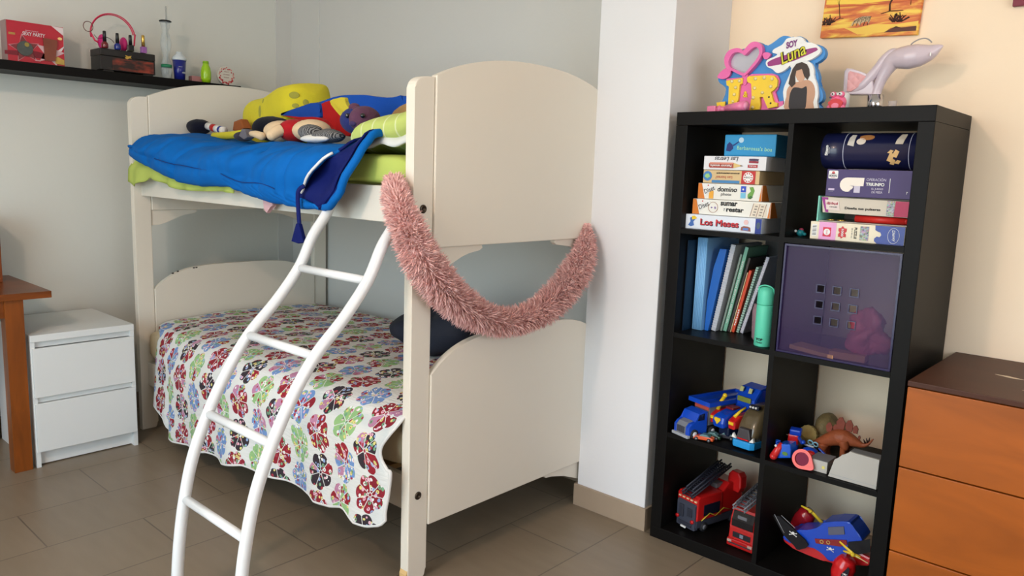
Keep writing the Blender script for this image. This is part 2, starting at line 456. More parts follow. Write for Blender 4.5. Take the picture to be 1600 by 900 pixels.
# sleeping bag ---------------------------------------------------------------
BAG = mat((2, 98, 178), .75, var=.05, scale=5, bump=.12, bscale=22, spec=.15, name='blue_bag_shell')
NAVY = mat((14, 26, 92), .7, var=.1, scale=9, bump=.2, bscale=26, spec=.15, name='navy_lining')
zbl = [(-2.1748,1.2602),(-2.0334,1.2247),(-1.8924,1.2018),(-1.726,1.1659),(-1.5475,1.1626),(-1.3532,1.1654),(-1.2607,1.1485),(-1.0369,1.1239),(-0.8464,1.1113),(-0.6867,1.1149)]
zbl = [(-2.3, zbl[0][1] + .01)] + zbl
bag = thing('sleeping_bag', 'bright blue sleeping bag draped over the upper bunk, navy lining open', 'sleeping bag', (-1.4, -.5, 1.33))
PV = [(0, .085, 1.314), (.18, -.15, 1.320), (.36, -.42, 1.323), (.50, -.62, 1.326), (.58, -.735, 1.326), (.66, -.81, 1.314), (.74, -.86, 1.288), (.82, -.882, 1.24), (.90, -.884, None), (.96, -.866, None), (1.0, -.832, None)]
XE = [(0, -.62), (.36, -.60), (.50, -.575), (.58, -.555), (.66, -.542), (.74, -.542), (.82, -.572), (.88, -.605), (.93, -.655), (.97, -.70), (1.0, -.72)]
XS = [(0, -.66), (.36, -.655), (.50, -.645), (.58, -.64), (.66, -.65), (.72, -.675), (.78, -.725), (.84, -.79), (.88, -.835), (.905, -.83), (.93, -.74), (.96, -.72), (1.0, -.735)]
ZTOP = [(-2.24, 1.365), (-2.10, 1.388), (-1.95, 1.378), (-1.75, 1.352), (-1.55, 1.336), (-.5, 1.336)]
def bag_pt(x, v, off=0.0, wr=1.0):
    zb = interp(zbl, x)
    P = []
    for t, y, z in PV:
        if z is None: z = {.90: zb + .045, .96: zb + .006, 1.0: zb + .012}[t]
        elif t < .8: z = z + (interp(ZTOP, x) - 1.336) * (1 if t < .7 else .6)
        elif t >= .74: z = z + (zb - 1.13) * (.35 if t < .8 else .6)
        P.append((t, y, z))
    y = interp([(t, a) for t, a, b in P], v); z = interp([(t, b) for t, a, b in P], v)
    if v > .62: y -= .022 * min(1, max(0, (x + 1.05) / .3)) * min(1, (v - .62) / .1)
    # end roll at the far left
    e = max(0, (-2.15 - x) / .09); e = min(e, 1)
    k = e ** 3
    y = y + (-.70 - y) * k * .10; z = z + (1.29 - z) * k * .35
    w = .004 * math.sin(x * 13 + v * 9) + .016 * noise.noise(Vector((x * 3.5, v * 6, 1))) + .008 * noise.noise(Vector((x * 11 + v * 4, v * 9, 5))) * (1 if v > .55 else .4)
    w -= .013 * math.exp(-(noise.noise(Vector((x * 6.5 + v * 2.5, v * 1.6, 8))) / .07) ** 2) * min(1, max(0, (v - .45) * 5))
    w += .006 * noise.noise(Vector((x * 24, v * 7, 2))) * (1 if v > .55 else .3)
    seam = .010 * math.exp(-((v - .87) / .012) ** 2) + .006 * math.exp(-((v - .45) / .015) ** 2)
    w = w * wr * (1 if v < .93 else .5) - seam * wr
    if v < .74: z += .058 * max(0, min(1, (x - (interp(XE, v) - .17)) / .13)) ** 1.5 * min(1, (.74 - v) / .08)
    ny, nz = (0, 1) if v < .58 else ((-.6, .8) if v < .7 else (-1, .1))
    if v > .94: ny, nz = (-.5, -.8)
    d = w + off
    return Vector((x, y + ny * d, z + nz * d))
def sm(fn, u, v, dv=.02):
    a = fn(u, max(0, v - dv)); b = fn(u, v); c = fn(u, min(1, v + dv)); return (a + b * 2 + c) / 4
def shell(u, v):
    xe = interp(XS, v)
    xs = -2.24 + .12 * max(0, v - .5)
    return sm(lambda a, b: bag_pt(xs + (xe - xs) * a, b), u, v)
MB().grid(shell, 150, 70).build('bag_shell', BAG, bag, solid=.01)
def lining(u, v):
    xe = interp(XE, v) - .012; xs = interp(XE, v) - .30
    d = -.012 + .004 * math.sin(u * 9 + v * 20) - .045 * math.sin(PI * min(1, u * 1.15)) * max(.12, math.exp(-((v - .81) / .06) ** 2))
    return sm(lambda a, b: bag_pt(xs + (xe - xs) * a, b, d, .3), u, v)
MB().grid(lining, 24, 60).build('bag_lining', NAVY, bag, solid=.008)
vs = [i / 60 for i in range(61)]
MB().tube([bag_pt(interp(XE, v) - .006, v, -.010, .3) for v in vs], .013, 10).build('bag_rim', BAG, bag)
MB().tube([bag_pt(interp(XE, v) - .034, v, -.004, .3) for v in vs], .004, 8).build('piping', NAVY, bag)
MB().tube([sm(lambda a, b: bag_pt(interp(XS, b) + .002, b, .006), 0, v) for v in vs if v > .70 and v < .89], .0045, 8).build('zip_edge', WHITE, bag)
SEAM = mat((8, 50, 120), .8)
MB().tube([bag_pt(-2.2 + k * .0125, .86 + .012 * math.sin(k * .12), .0085) for k in range(62)], .0016, 6).build('stitched_seam', SEAM, bag)
MB().tube([bag_pt(-1.34 + k * .0125, .885 + .01 * math.sin(k * .2), .0085) for k in range(32)], .0016, 6).build('stitched_seam', SEAM, bag)
lab(MB().tube([bag_pt(interp(XS, v) + .003, v, .004) for v in vs if v <= .70], .005, 8).build('piping', NAVY, bag), 'navy piping along the open edge')
tz = [( -.795, 1.20), (-.803, 1.14), (-.800, 1.06)]
MB().tube(smooth_path([(-.79, -.893, 1.195), (-.806, -.905, 1.175), (-.806, -.905, 1.12), (-.802, -.903, 1.062)], 5), .007, 8, flat=.5).prism([(-.81, 1.075), (-.794, 1.075), (-.767, 1.018), (-.80, 1.012), (-.838, 1.016)], 'xz', -.912, -.898, bev=.003).build('strap_tab', NAVY, bag)

# lime sheet showing below the bag
hem = [(-2.305, 1.17), (-2.28, 1.163), (-2.22, 1.138), (-2.19, 1.150), (-2.10, 1.165), (-2.03, 1.172), (-1.98, 1.165)]
hem2 = [(-2.0602,1.1819),(-1.925,1.162),(-1.7909,1.1421),(-1.5984,1.1437),(-1.4453,1.1502),(-1.3396,1.1475)]
hem = hem[:-2] + hem2
def sheet(u, v):
    x = -2.272 + u * (hem2[-1][0] + 2.272)
    zb = interp(hem, x); y = -.80 - .035 * min(1, v * 2.2) - .01 * math.sin(x * 40) * v
    return Vector((x, y - (.010 if x < -2.05 else 0) * v, 1.27 + (zb - 1.27) * v))
o = MB().grid(sheet, 50, 10).build('bed_sheet', LIME, solid=.004)
tag(o, 'pale lime bed sheet hanging below the blue sleeping bag', 'sheet')
o = MB().prism([(-1.145, 1.14), (-1.085, 1.13), (-1.075, 1.118), (-1.10, 1.108), (-1.118, 1.088), (-1.135, 1.10)], 'xz', -.835, -.818, bev=.004).build('pink_cloth', mat((214, 172, 176), .85, bump=.1))
tag(o, 'corner of a dusty pink cloth peeking below the sleeping bag', 'cloth')

# pillow and white under-sheet
def pil(u, v):
    a = 2 * PI * v; ux = 2 * u - 1
    k = max(0, 1 - abs(ux) ** 6) ** .5
    c, s_ = math.cos(a), math.sin(a)
    y = -.44 + .345 * (abs(c) ** .7) * (1 if c > 0 else -1) * (.9 + .1 * k)
    z = 1.374 + .068 * (abs(s_) ** .8) * (1 if s_ > 0 else -1) * k
    x = -.565 + .163 * ux
    z += (x + .565) * .16
    p = Vector((x, y, z)); return p + Vector((0, 0, wob(p, 9, .012)))
PIL = bpy.data.materials.new('striped_lime_cotton'); PIL.use_nodes = True
nt = PIL.node_tree; b = nt.nodes['Principled BSDF']; b.inputs['Roughness'].default_value = .85
tc = nt.nodes.new('ShaderNodeTexCoord'); sp = nt.nodes.new('ShaderNodeSeparateXYZ'); nt.links.new(tc.outputs['Object'], sp.inputs[0])
tt = (X(nt, sp.outputs[0]) * 1.0 + X(nt, sp.outputs[1]) * .25) / .055
tt = tt - tt.f('FLOOR'); g = (tt - .5).f('ABSOLUTE').gt(.44)
mx = nt.nodes.new('ShaderNodeMix'); mx.data_type = 'RGBA'; mx.inputs[6].default_value = lin((186, 200, 108)); mx.inputs[7].default_value = lin((208, 216, 160)); nt.links.new(g.s, mx.inputs[0]); nt.links.new(mx.outputs[2], b.inputs['Base Color'])
mb = MB().grid(pil, 30, 48); bmesh.ops.remove_doubles(mb.bm, verts=mb.bm.verts, dist=.0005)
tag(mb.build('pillow', PIL), 'lime green pillow with fine pale stripes at the head of the upper bunk', 'pillow')
def us(u, v):
    x = -.715 + u * .285; y = -.775 - .022 * math.sin(v * PI) + v * .02
    z = 1.318 + v * .045 + .012 * u + .006 * math.sin(u * 14)
    return Vector((x, y + v * .05, z))
tag(MB().grid(us, 20, 6).build('under_sheet', mat((214, 216, 212), .85, bump=.2), solid=.012), 'crumpled white sheet tucked between pillow and lime mattress', 'sheet')

# ------------------------------------------------------------------ soft toys on the upper bunk
def plush(col, bump=.35): return mat(col, .95, var=.08, scale=18, bump=bump, bscale=90, sheen=.08, spec=.15)
# yellow spotted cushion
yc = thing('yellow_cushion', 'big yellow plush cushion with olive spots leaning at the back of the upper bunk', 'cushion', (-1.72, -.30, 1.38))
Mc = TR(-1.80, -.33, 1.462, -4, 0, -14)
def cush(w, d, h, e=.38):
    def fn(u, v):
        a = 2 * PI * v; ux = 2 * u - 1; k = max(0, 1 - abs(ux) ** 7) ** .5
        c, s_ = math.cos(a), math.sin(a)
        p = Vector((w * ux, d * (abs(c) ** e) * (1 if c > 0 else -1) * k, h * (abs(s_) ** e) * (1 if s_ > 0 else -1) * (.25 + .75 * k)))
        return Mc @ (p + Vector((0, 0, wob(p, 8, .02))))
    return fn
mb = MB().grid(cush(.265, .12, .105), 30, 40); bmesh.ops.remove_doubles(mb.bm, verts=mb.bm.verts, dist=.0005)
from mathutils.bvhtree import BVHTree
mb.bm.normal_update(); ycb = BVHTree.FromBMesh(mb.bm); CD = (Vector((-1.8, -.445, 1.5)) - Vector((1.3336, -2.2626, 1.2596))).normalized()
mb.build('cushion_body', plush((214, 200, 50)), yc)
for (a, b), rx, rz in zip([(-1.5539,1.546),(-1.4597,1.5129),(-1.5449,1.5027),(-1.8306,1.4866),(-1.8026,1.5298)], (.022, .013, .015, .013, .006), (.015, .014, .010, .026, .010)):
    hit, nrm, fi, ds = ycb.ray_cast(Vector((a, -.445, b)) - CD * .5, CD)
    if hit is None: continue
    MB().ball((0, 0, 0), (rx, rz, .0025), M=Matrix.Translation(hit) @ nrm.to_track_quat('Z', 'Y').to_matrix().to_4x4()).build('spot', plush((160, 156, 66)), yc)
o = MB().tube(smooth_path([(-2.02, -.60, 1.395), (-1.92, -.59, 1.392), (-1.80, -.56, 1.395), (-1.72, -.50, 1.40)]), .0, 8) if False else MB()
ll = [(-1.9895,1.3742),(-1.8971,1.3737),(-1.8134,1.376),(-1.7429,1.3809)]
o.tube(smooth_path([(a, -.58, b) for a, b in ll]), resample([.014, .016, .017, .017]), 12).build('stuffed_leg', plush((214, 200, 50)), yc)
bt = thing('toy_boot', 'small black soft toy boot with a red and blue striped sock', 'soft toy', (-2.05, -.52, 1.39))
b1 = [(-2.1816,1.4149),(-2.1009,1.4196),(-2.0294,1.4073),(-1.9826,1.4012),(-1.9423,1.398)]
MB().ball((b1[0][0] - .005, -.55, b1[0][1]), (.075, .045, .035), M=None, disp=.01, dfreq=20).build('boot', plush((16, 18, 34)), bt)
for i, (cc, a, b) in enumerate((((226, 222, 216), 1, 2), ((180, 40, 36), 1.6, 2.1), ((226, 222, 216), 2, 3), ((30, 50, 140), 2.9, 3.3), ((226, 222, 216), 3.2, 3.8))):
    pa = Vector((interp([(k, p[0]) for k, p in enumerate(b1)], a), -.55, interp([(k, p[1]) for k, p in enumerate(b1)], a)))
    pb = Vector((interp([(k, p[0]) for k, p in enumerate(b1)], b), -.55, interp([(k, p[1]) for k, p in enumerate(b1)], b)))
    MB().cyl(pa, pb, .0165 + .0006 * (i % 2)).build('sock_band', plush(cc, .1), bt)
bp_ = [(-1.9436,1.4404),(-1.8869,1.4505),(-1.8496,1.4112),(-1.9001,1.3951),(-1.9565,1.4012)]
tag(MB().prism(bp_, 'xz', -.51, -.47, bev=.008).build('brown_patch_toy', plush((150, 84, 44))), 'small brown cloth bag beside the yellow cushion', 'soft toy')
# blue, red and yellow cushion
cc = thing('striped_cushion', 'royal blue plush cushion with curved red and yellow stripes and a pointed tail', 'cushion', (-1.1, -.40, 1.34))
def pp(pts, y0, y1, name, col, b=.01): return MB().prism(pts if len(pts) > 30 else rnd(pts, 3), 'xz', y0, y1, bev=b).build(name, plush(col, .15), cc)
body = [(-1.4195,1.4984),(-1.3389,1.5186),(-1.2738,1.5286),(-1.2106,1.5323),(-1.1289,1.5304),(-1.0695,1.5269),(-0.9926,1.5157),(-0.9184,1.513),(-0.8397,1.5123),(-0.8375,1.4134),(-0.9907,1.3921),(-1.1478,1.3788),(-1.2521,1.3844),(-1.3613,1.3978),(-1.429,1.4371)]
pp(rnd(body), -.44, -.26, 'cushion_body', (20, 76, 170), .022)
pp([(-1.3807,1.4895),(-1.3317,1.5055),(-1.2838,1.5138),(-1.2624,1.4861),(-1.22,1.4557),(-1.1824,1.433),(-1.1536,1.4205),(-1.1533,1.377),(-1.2072,1.3798),(-1.2839,1.3927),(-1.3409,1.4183),(-1.3719,1.4541)], -.455, -.43, 'red_stripe', (176, 26, 28), .006)
pp([(-1.2852,1.5124),(-1.2383,1.5193),(-1.1924,1.5224),(-1.1841,1.5077),(-1.1675,1.488),(-1.1429,1.4633),(-1.1186,1.4389),(-1.1024,1.4148),(-1.1508,1.4179),(-1.1838,1.4353),(-1.2256,1.4605),(-1.2638,1.4884)], -.458, -.43, 'yellow_stripe', (214, 196, 62), .006)
pp([(-1.6241,1.4668),(-1.5551,1.4809),(-1.4834,1.4918),(-1.3597,1.5082),(-1.3376,1.4777),(-1.3467,1.4429),(-1.4838,1.4507),(-1.5945,1.4609)], -.47, -.435, 'tail', (20, 70, 158), .008)
pp([(-1.5897,1.461),(-1.4604,1.4517),(-1.3243,1.4463),(-1.2635,1.4108),(-1.2167,1.3858),(-1.2895,1.4012),(-1.3599,1.4321),(-1.4605,1.4415)], -.482, -.455, 'tail_lining', (176, 26, 28), .004)
tb = [(-0.9383,1.4128),(-0.9241,1.4423),(-0.8954,1.4665),(-0.8634,1.4814),(-0.811,1.4952),(-0.7426,1.4885),(-0.7405,1.4056)]
tag(MB().prism(tb, 'xz', -.455, -.35, bev=.014).build('tan_plush_toy', plush((170, 134, 84), .6)), 'tan furry plush toy lying behind the lime pillow', 'soft toy')
# navy and maroon bear
nb = thing('navy_plush_bear', 'small round navy and maroon plush bear head with shiny black eyes', 'soft toy', (-.885, -.60, 1.375))
MB().ball((-.895, -.60, 1.418), (.082, .064, .050), M=None).build('head', plush((44, 52, 110)), nb)
MB().ball((-.852, -.612, 1.420), (.046, .060, .046)).build('face_patch', plush((98, 62, 84)), nb)
MB().ball((-.895, -.625, 1.462), (.022, .018, .014)).ball((-.875, -.625, 1.452), (.02, .02, .013)).build('ear', plush((98, 62, 84)), nb)
for x, y in ((-.880, -.664), (-.815, -.650)): 
    e = MB().ball((x, y, 1.430), .0085, seg=14).build('eye', mat((12, 10, 14), .08, coat=1), nb)
MB().ball((-.852, -.662, 1.404), (.018, .012, .010)).build('muzzle', plush((70, 56, 96)), nb)
# beige plush dog in a red shirt
pg = thing('plush_dog', 'beige plush dog in a red shirt lying on the blue sleeping bag', 'soft toy', (-1.32, -.60, 1.375))
BEI = plush((226, 198, 160), .2)
MB().ball((-1.40, -.60, 1.386), (.078, .065, .042)).build('head', BEI, pg)
MB().ball((-1.19, -.60, 1.386), (.088, .066, .043)).build('body', BEI, pg)
MB().ball((-1.30, -.60, 1.387), (.055, .070, .045)).build('red_shirt', plush((176, 30, 38), .15), pg)
MB().tube(smooth_path([(-1.30, -.66, 1.388), (-1.305, -.68, 1.378), (-1.31, -.695, 1.366)]), resample([.022, .023, .021])).ball((-1.31, -.695, 1.366), .021).build('paw', BEI, pg)
MB().tube(smooth_path([(-1.52, -.665, 1.374), (-1.47, -.672, 1.372), (-1.43, -.668, 1.364)]), resample([.009, .014, .016]), 12).ball((-1.43, -.668, 1.364), .016).build('paw', BEI, pg)
MB().prism([(-1.57, 1.365), (-1.545, 1.392), (-1.52, 1.390), (-1.515, 1.375), (-1.50, 1.360), (-1.53, 1.350)], 'xz', -.69, -.655, bev=.006).build('ear', plush((108, 104, 110)), pg)
MB().ball((-1.63, -.635, 1.366), (.05, .035, .020)).build('muzzle', plush((60, 56, 66)), pg)
tag(MB().ball((-1.58, -.53, 1.402), (.12, .07, .052), disp=.006, dfreq=12).build('black_ball_toy', plush((14, 16, 28), .3)), 'round black plush ball behind the beige plush dog', 'soft toy')
tab = bpy.data.materials.new('tabby_fur'); tab.use_nodes = True; nt = tab.node_tree; b = nt.nodes['Principled BSDF']; b.inputs['Roughness'].default_value = .95
n = nt.nodes.new('ShaderNodeTexWave'); n.inputs['Scale'].default_value = 48; n.inputs['Distortion'].default_value = 7; n.inputs['Detail'].default_value = 3
cr = nt.nodes.new('ShaderNodeValToRGB'); cr.color_ramp.elements[0].color = lin((44, 44, 48)); cr.color_ramp.elements[0].position = .3; cr.color_ramp.elements[1].color = lin((140, 138, 136)); cr.color_ramp.elements[1].position = .6
tc = nt.nodes.new('ShaderNodeTexCoord'); nt.links.new(tc.outputs['Object'], n.inputs['Vector']); nt.links.new(n.outputs['Fac'], cr.inputs[0]); nt.links.new(cr.outputs[0], b.inputs['Base Color'])
ct = thing('plush_cat', 'grey tabby plush cat with white belly lying beside the beige plush dog', 'soft toy', (-1.08, -.66, 1.37))
MB().ball((-1.105, -.66, 1.375), (.048, .045, .030), disp=.006, dfreq=30).build('head', tab, ct)
MB().ball((-1.00, -.66, 1.362), (.080, .05, .024), disp=.006, dfreq=30).build('body', tab, ct)
MB().ball((-1.03, -.695, 1.352), (.085, .022, .014), disp=.004, dfreq=40).build('belly', plush((228, 224, 218)), ct)

# ------------------------------------------------------------------ lower bed
m2 = soft_slab(XF + .01, XN - .04, -.80, .10, .325, .50, .03, 60, 20, .003, 5).build('lower_mattress', mat((196, 180, 148), .9, bump=.2))
tag(m2, 'beige mattress on the lower bunk under the quilt', 'mattress')
def quilt_mat():
    m = bpy.data.materials.new('flower_quilt_print'); m.use_nodes = True; nt = m.node_tree; b = nt.nodes['Principled BSDF']; b.inputs['Roughness'].default_value = .9
    uv = nt.nodes.new('ShaderNodeUVMap'); uv.uv_map = 'UVMap'; sp = nt.nodes.new('ShaderNodeSeparateXYZ'); nt.links.new(uv.outputs[0], sp.inputs[0])
    S, T = .133, .125
    u = X(nt, sp.outputs[0]) / S + 40; colm = u.f('FLOOR'); fu = (u - colm) - .5
    par = colm * .5; par = (par - par.f('FLOOR'))          # 0 or .5
    v = X(nt, sp.outputs[1]) / T + 40 + par; row = v.f('FLOOR'); fv = (v - row) - .5
    x = fu * S; y = fv * T
    r = (x * x + y * y).f('SQRT'); th = y.f('ARCTAN2', x)
    # seven petals with pale gaps
    k = th * (7 / (2 * PI)) + 10; kf = k - k.f('FLOOR'); pk = (kf - .5).f('ABSOLUTE')     # 0 petal centre .5 gap
    rad = (pk * pk * -.045) + .0620
    inpet = r.lt(rad) * ((pk - .5).f('ABSOLUTE') * r).gt(.0015) * r.gt(.008)
    core = r.lt(.0055)
    mask = inpet.f('MAXIMUM', core)
    kind = colm * 1 + row * 1 + par * 2
    kind = (row * 2 + colm * 1) ; kind = kind / 4; kind = (kind - kind.f('FLOOR')) * 4          # 0..3
    petal = k.f('FLOOR')
    cb = nt.nodes.new('ShaderNodeCombineXYZ'); nt.links.new((colm * 3.7 + petal * 1.3).s, cb.inputs[0]); nt.links.new((row * 5.1).s, cb.inputs[1])
    wn = nt.nodes.new('ShaderNodeTexWhiteNoise'); nt.links.new(cb.outputs[0], wn.inputs['Vector']); rnd = X(nt, wn.outputs[0])
    vo = nt.nodes.new('ShaderNodeTexVoronoi'); vo.inputs['Scale'].default_value = 72; nt.links.new(uv.outputs[0], vo.inputs['Vector'])
    vd = X(nt, vo.outputs['Distance']); vc = nt.nodes.new('ShaderNodeSeparateColor'); nt.links.new(vo.outputs['Color'], vc.inputs[0])
    blob = vd.lt(.47) * X(nt, vc.outputs[1]).gt(.14); eye = vd.lt(.17)
    def ramp(fac, cols):
        cr = nt.nodes.new('ShaderNodeValToRGB'); cr.color_ramp.interpolation = 'CONSTANT'
        e = cr.color_ramp.elements; e[0].position = 0; e[0].color = lin(cols[0]); e[1].position = 1 / len(cols); e[1].color = lin(cols[1])
        for i, c in enumerate(cols[2:]): q = e.new((i + 2) / len(cols)); q.color = lin(c)
        nt.links.new(fac.s, cr.inputs[0]); return cr.outputs[0]
    base = ramp((kind + .5) / 4, [(142, 26, 42), (112, 146, 200), (50, 38, 46), (150, 190, 126)])
    alt = ramp(rnd, [(150, 24, 40), (190, 130, 160), (96, 140, 200), (60, 44, 50), (146, 196, 118), (128, 30, 44)])
    def mix(f, a, b_):
        mx = nt.nodes.new('ShaderNodeMix'); mx.data_type = 'RGBA'
        if isinstance(f, X): nt.links.new(f.s, mx.inputs[0])
        else: mx.inputs[0].default_value = f
        for i, q in ((6, a), (7, b_)):
            if isinstance(q, tuple): mx.inputs[i].default_value = lin(q)
            else: nt.links.new(q, mx.inputs[i])
        return mx.outputs[2]
    pet = mix(rnd.lt(.30), base, alt)
    conf = ramp(X(nt, vc.outputs[0]), [(232, 180, 196), (150, 176, 216), (226, 214, 130), (238, 236, 232), (170, 50, 66), (120, 170, 130)])
    c = mix(blob, pet, conf); c = mix(eye * blob, c, (120, 40, 60))
    c = mix(mask, (222, 222, 218), c)
    nt.links.new(c, b.inputs['Base Color'])
    n = nt.nodes.new('ShaderNodeTexNoise'); n.inputs['Scale'].default_value = 1; n.inputs['Detail'].default_value = 2
    mp = nt.nodes.new('ShaderNodeMapping'); mp.inputs['Scale'].default_value = (26, 95, 1); nt.links.new(uv.outputs[0], mp.inputs[0]); nt.links.new(mp.outputs[0], n.inputs['Vector'])
    bp = nt.nodes.new('ShaderNodeBump'); bp.inputs['Strength'].default_value = .55; bp.inputs['Distance'].default_value = .006; nt.links.new(n.outputs['Fac'], bp.inputs['Height']); nt.links.new(bp.outputs[0], b.inputs['Normal'])
    return m
hemq = [(-2.30, .20)] + [(-1.986,0.1284),(-1.9143,0.0649),(-1.8522,0.0641),(-1.7078,0.086),(-1.617,0.086),(-1.5174,0.1136),(-1.4025,0.1245),(-1.3525,0.1178),(-1.2072,0.1545),(-1.0811,0.1518),(-0.9535,0.1686),(-0.8728,0.1675),(-0.7688,0.1772),(-0.7391,0.1641),(-0.6489,0.1756),(-0.5867,0.196),(-0.5596,0.1962),(-0.5065,0.1756),(-0.4488,0.1807),(-0.3992,0.1958),(-0.3753,0.2245)] + [(-.36, .29)]
NXQ, NVQ = 150, 90
def quilt(u, v):
    xe = -.385 + (.012 * math.sin(v * 24) + .03 * max(0, (v - .55)) - .020 * math.exp(-((v - .72) / .06) ** 2) if v > .55 else 0)
    x = -2.222 + u * (xe + 2.222)
    if x < -1.9: pass
    ztop = .512 + .030 * u
    y_b = .10; y_f = -.768 - .047 * min(1, u * 3)
    hz = interp(hemq, x)
    # v: 0..0.6 top, 0.6..1 front drop
    if v < .6:
        t = v / .6; y = y_b + (y_f - y_b) * t; z = ztop + .015 * math.sin(PI * t) + .010 * noise.noise(Vector((x * 4, y * 4, 3)))
        z -= .018 * max(0, (t - .9) / .1) ** 2
    else:
        t = (v - .6) / .4; z0 = ztop - .018
        z = z0 + (hz - z0) * t
        bulge = (.05 * (1 - (1 - min(1, t * 3)) ** 2)) * (.35 + .65 * min(1, u * 4)) + .012 * u
        fold = (.012 * math.sin(x * 9 + .6) + .008 * math.sin(x * 23)) * t + .012 * noise.noise(Vector((x * 5, z * 4, 0))) * min(1, t * 3)
        y = y_f - bulge - fold - .015 * t
    # left end corner wraps and hangs inside the post
    if x < -2.10 and v >= .55:
        k = (-2.10 - x) / .13; y += .055 * k ** 2 * min(1, (v - .55) * 8)
    cr_ = math.exp(-((x + 1.93) / .018) ** 2) * max(0, (v - .66) / .34) * .02
    return Vector((x, y + cr_, z))
QP = [[quilt(i / NXQ, j / NVQ) for j in range(NVQ + 1)] for i in range(NXQ + 1)]
arc = []
for i in range(NXQ + 1):
    a = [0]
    for j in range(1, NVQ + 1): a.append(a[-1] + ((QP[i][j].y - QP[i][j - 1].y) ** 2 + (QP[i][j].z - QP[i][j - 1].z) ** 2) ** .5)
    arc.append(a)
q = MB().grid(lambda u, v: QP[round(u * NXQ)][round(v * NVQ)], NXQ, NVQ, uvfn=lambda i, j: (QP[i][0].x * 1.02, -arc[i][j]))
quil = thing('quilt', 'white quilt printed with round flower rosettes covering the lower bunk', 'quilt', (-1.3, -.4, .52))
qo = q.build('quilt_cloth', quilt_mat(), quil, solid=.008)
qo.data.uv_layers[0].name = 'UVMap'
MB().tube([QP[i][NVQ] for i in range(NXQ + 1)] + [QP[NXQ][j] for j in range(NVQ - 1, 50, -1)], .0055, 8).build('bound_hem', mat((224, 222, 218), .9), quil)
dj = MB().ball((-.83, -.24, .66), (.21, .17, .135), seg=48, rings=30, disp=.09, dfreq=5.5)
for v in dj.bm.verts:
    v.co.z = .553 + (v.co.z - .553) * (.62 + .34 * min(1, max(0, (v.co.x + 1.02) / .28))); v.co.z = max(v.co.z, .553); v.co += Vector((0, 0, .012 * noise.noise(v.co * 16)))
tag(dj.build('dark_jacket', mat((26, 32, 46), .8, bump=.3, bscale=18)), 'crumpled dark navy jacket heaped on the quilt behind the near post', 'jacket')

# ------------------------------------------------------------------ fur garland
PNK = bpy.data.materials.new('pink_faux_fur'); PNK.use_nodes = True; nt = PNK.node_tree; b = nt.nodes['Principled BSDF']
b.inputs['Roughness'].default_value = .7; b.inputs['Sheen Weight'].default_value = .4
n = nt.nodes.new('ShaderNodeTexNoise'); n.inputs['Scale'].default_value = 45; cr = nt.nodes.new('ShaderNodeValToRGB')
cr.color_ramp.elements[0].color = lin((216, 156, 150)); cr.color_ramp.elements[0].position = .3; cr.color_ramp.elements[1].color = lin((246, 204, 196)); cr.color_ramp.elements[1].position = .7
tc = nt.nodes.new('ShaderNodeTexCoord'); nt.links.new(tc.outputs['Object'], n.inputs['Vector']); nt.links.new(n.outputs['Fac'], cr.inputs[0]); nt.links.new(cr.outputs[0], b.inputs['Base Color'])
bp0 = [(-.40, -.850, 1.225), (-.345, -.885, 1.17), (-.305, -.880, 1.10), (-.292, -.845, 1.02), (-.292, -.775, .94), (-.297, -.665, .855), (-.300, -.52, .792), (-.300, -.36, .785), (-.303, -.21, .835), (-.303, -.10, .925), (-.312, -.042, 1.01), (-.33, -.018, 1.06), (-.34, -.012, 1.085)]
br0 = [.026, .036, .043, .049, .051, .048, .041, .041, .050, .050, .036, .020, .012]
path = smooth_path(bp0, 10); rad = resample(br0, 10)
gr = thing('fur_garland', 'fluffy dusty pink faux fur garland looped across the end of the bunk bed', 'garland', (-.30, -.45, .75))
MB().tube(path, [r * .62 for r in rad], 14).build('garland_core', PNK, gr)
fb = bmesh.new(); rr = random.Random(3)
seglen = [0]
for a, c_ in zip(path, path[1:]): seglen.append(seglen[-1] + (c_ - a).length)
NT = 15000
for k in range(NT):
    s_ = rr.random() * seglen[-1]
    i = 0
    while seglen[i + 1] < s_: i += 1
    f = (s_ - seglen[i]) / (seglen[i + 1] - seglen[i]); c_ = path[i].lerp(path[i + 1], f); r = rad[i] + (rad[i + 1] - rad[i]) * f
    t = (path[i + 1] - path[i]).normalized(); a = t.cross(Vector((1, 0, 0))).normalized(); d2 = Vector((1, 0, 0)) - t * t.x; d2.normalize()
    w = rr.random() * 2 * PI; nrm = a * math.cos(w) + d2 * math.sin(w)
    base = c_ + nrm * r * .55
    lean = t * (-.35 + rr.uniform(-.5, .5)) + Vector((rr.uniform(-.3, .3), rr.uniform(-.3, .3), rr.uniform(-.45, .15)))
    L = r * rr.uniform(.5, .85)
    mid = base + (nrm + lean * .4).normalized() * L * .55
    tip = mid + (nrm + lean * 1.1).normalized() * L * .55
    sd = (nrm.cross(lean)); sd = sd.normalized() if sd.length > 1e-4 else a
    wd = rr.uniform(.0014, .0028)
    sd2 = sd.cross(nrm).normalized()
    vs = [fb.verts.new(base + sd * wd), fb.verts.new(base - sd * wd), fb.verts.new(base + sd2 * wd), fb.verts.new(mid + sd * wd * 1.1), fb.verts.new(mid - sd * wd * 1.1), fb.verts.new(mid + sd2 * wd), fb.verts.new(tip)]
    for q in ((0, 3, 4, 1), (1, 4, 5, 2), (2, 5, 3, 0)): fb.faces.new([vs[z] for z in q])
    for q in ((3, 6, 4), (4, 6, 5), (5, 6, 3)): fb.faces.new([vs[z] for z in q])
mb = MB(); mb.bm.free(); mb.bm = fb
fo = mb.build('fur_pile', PNK, gr, normals=False); fo['kind'] = 'stuff'

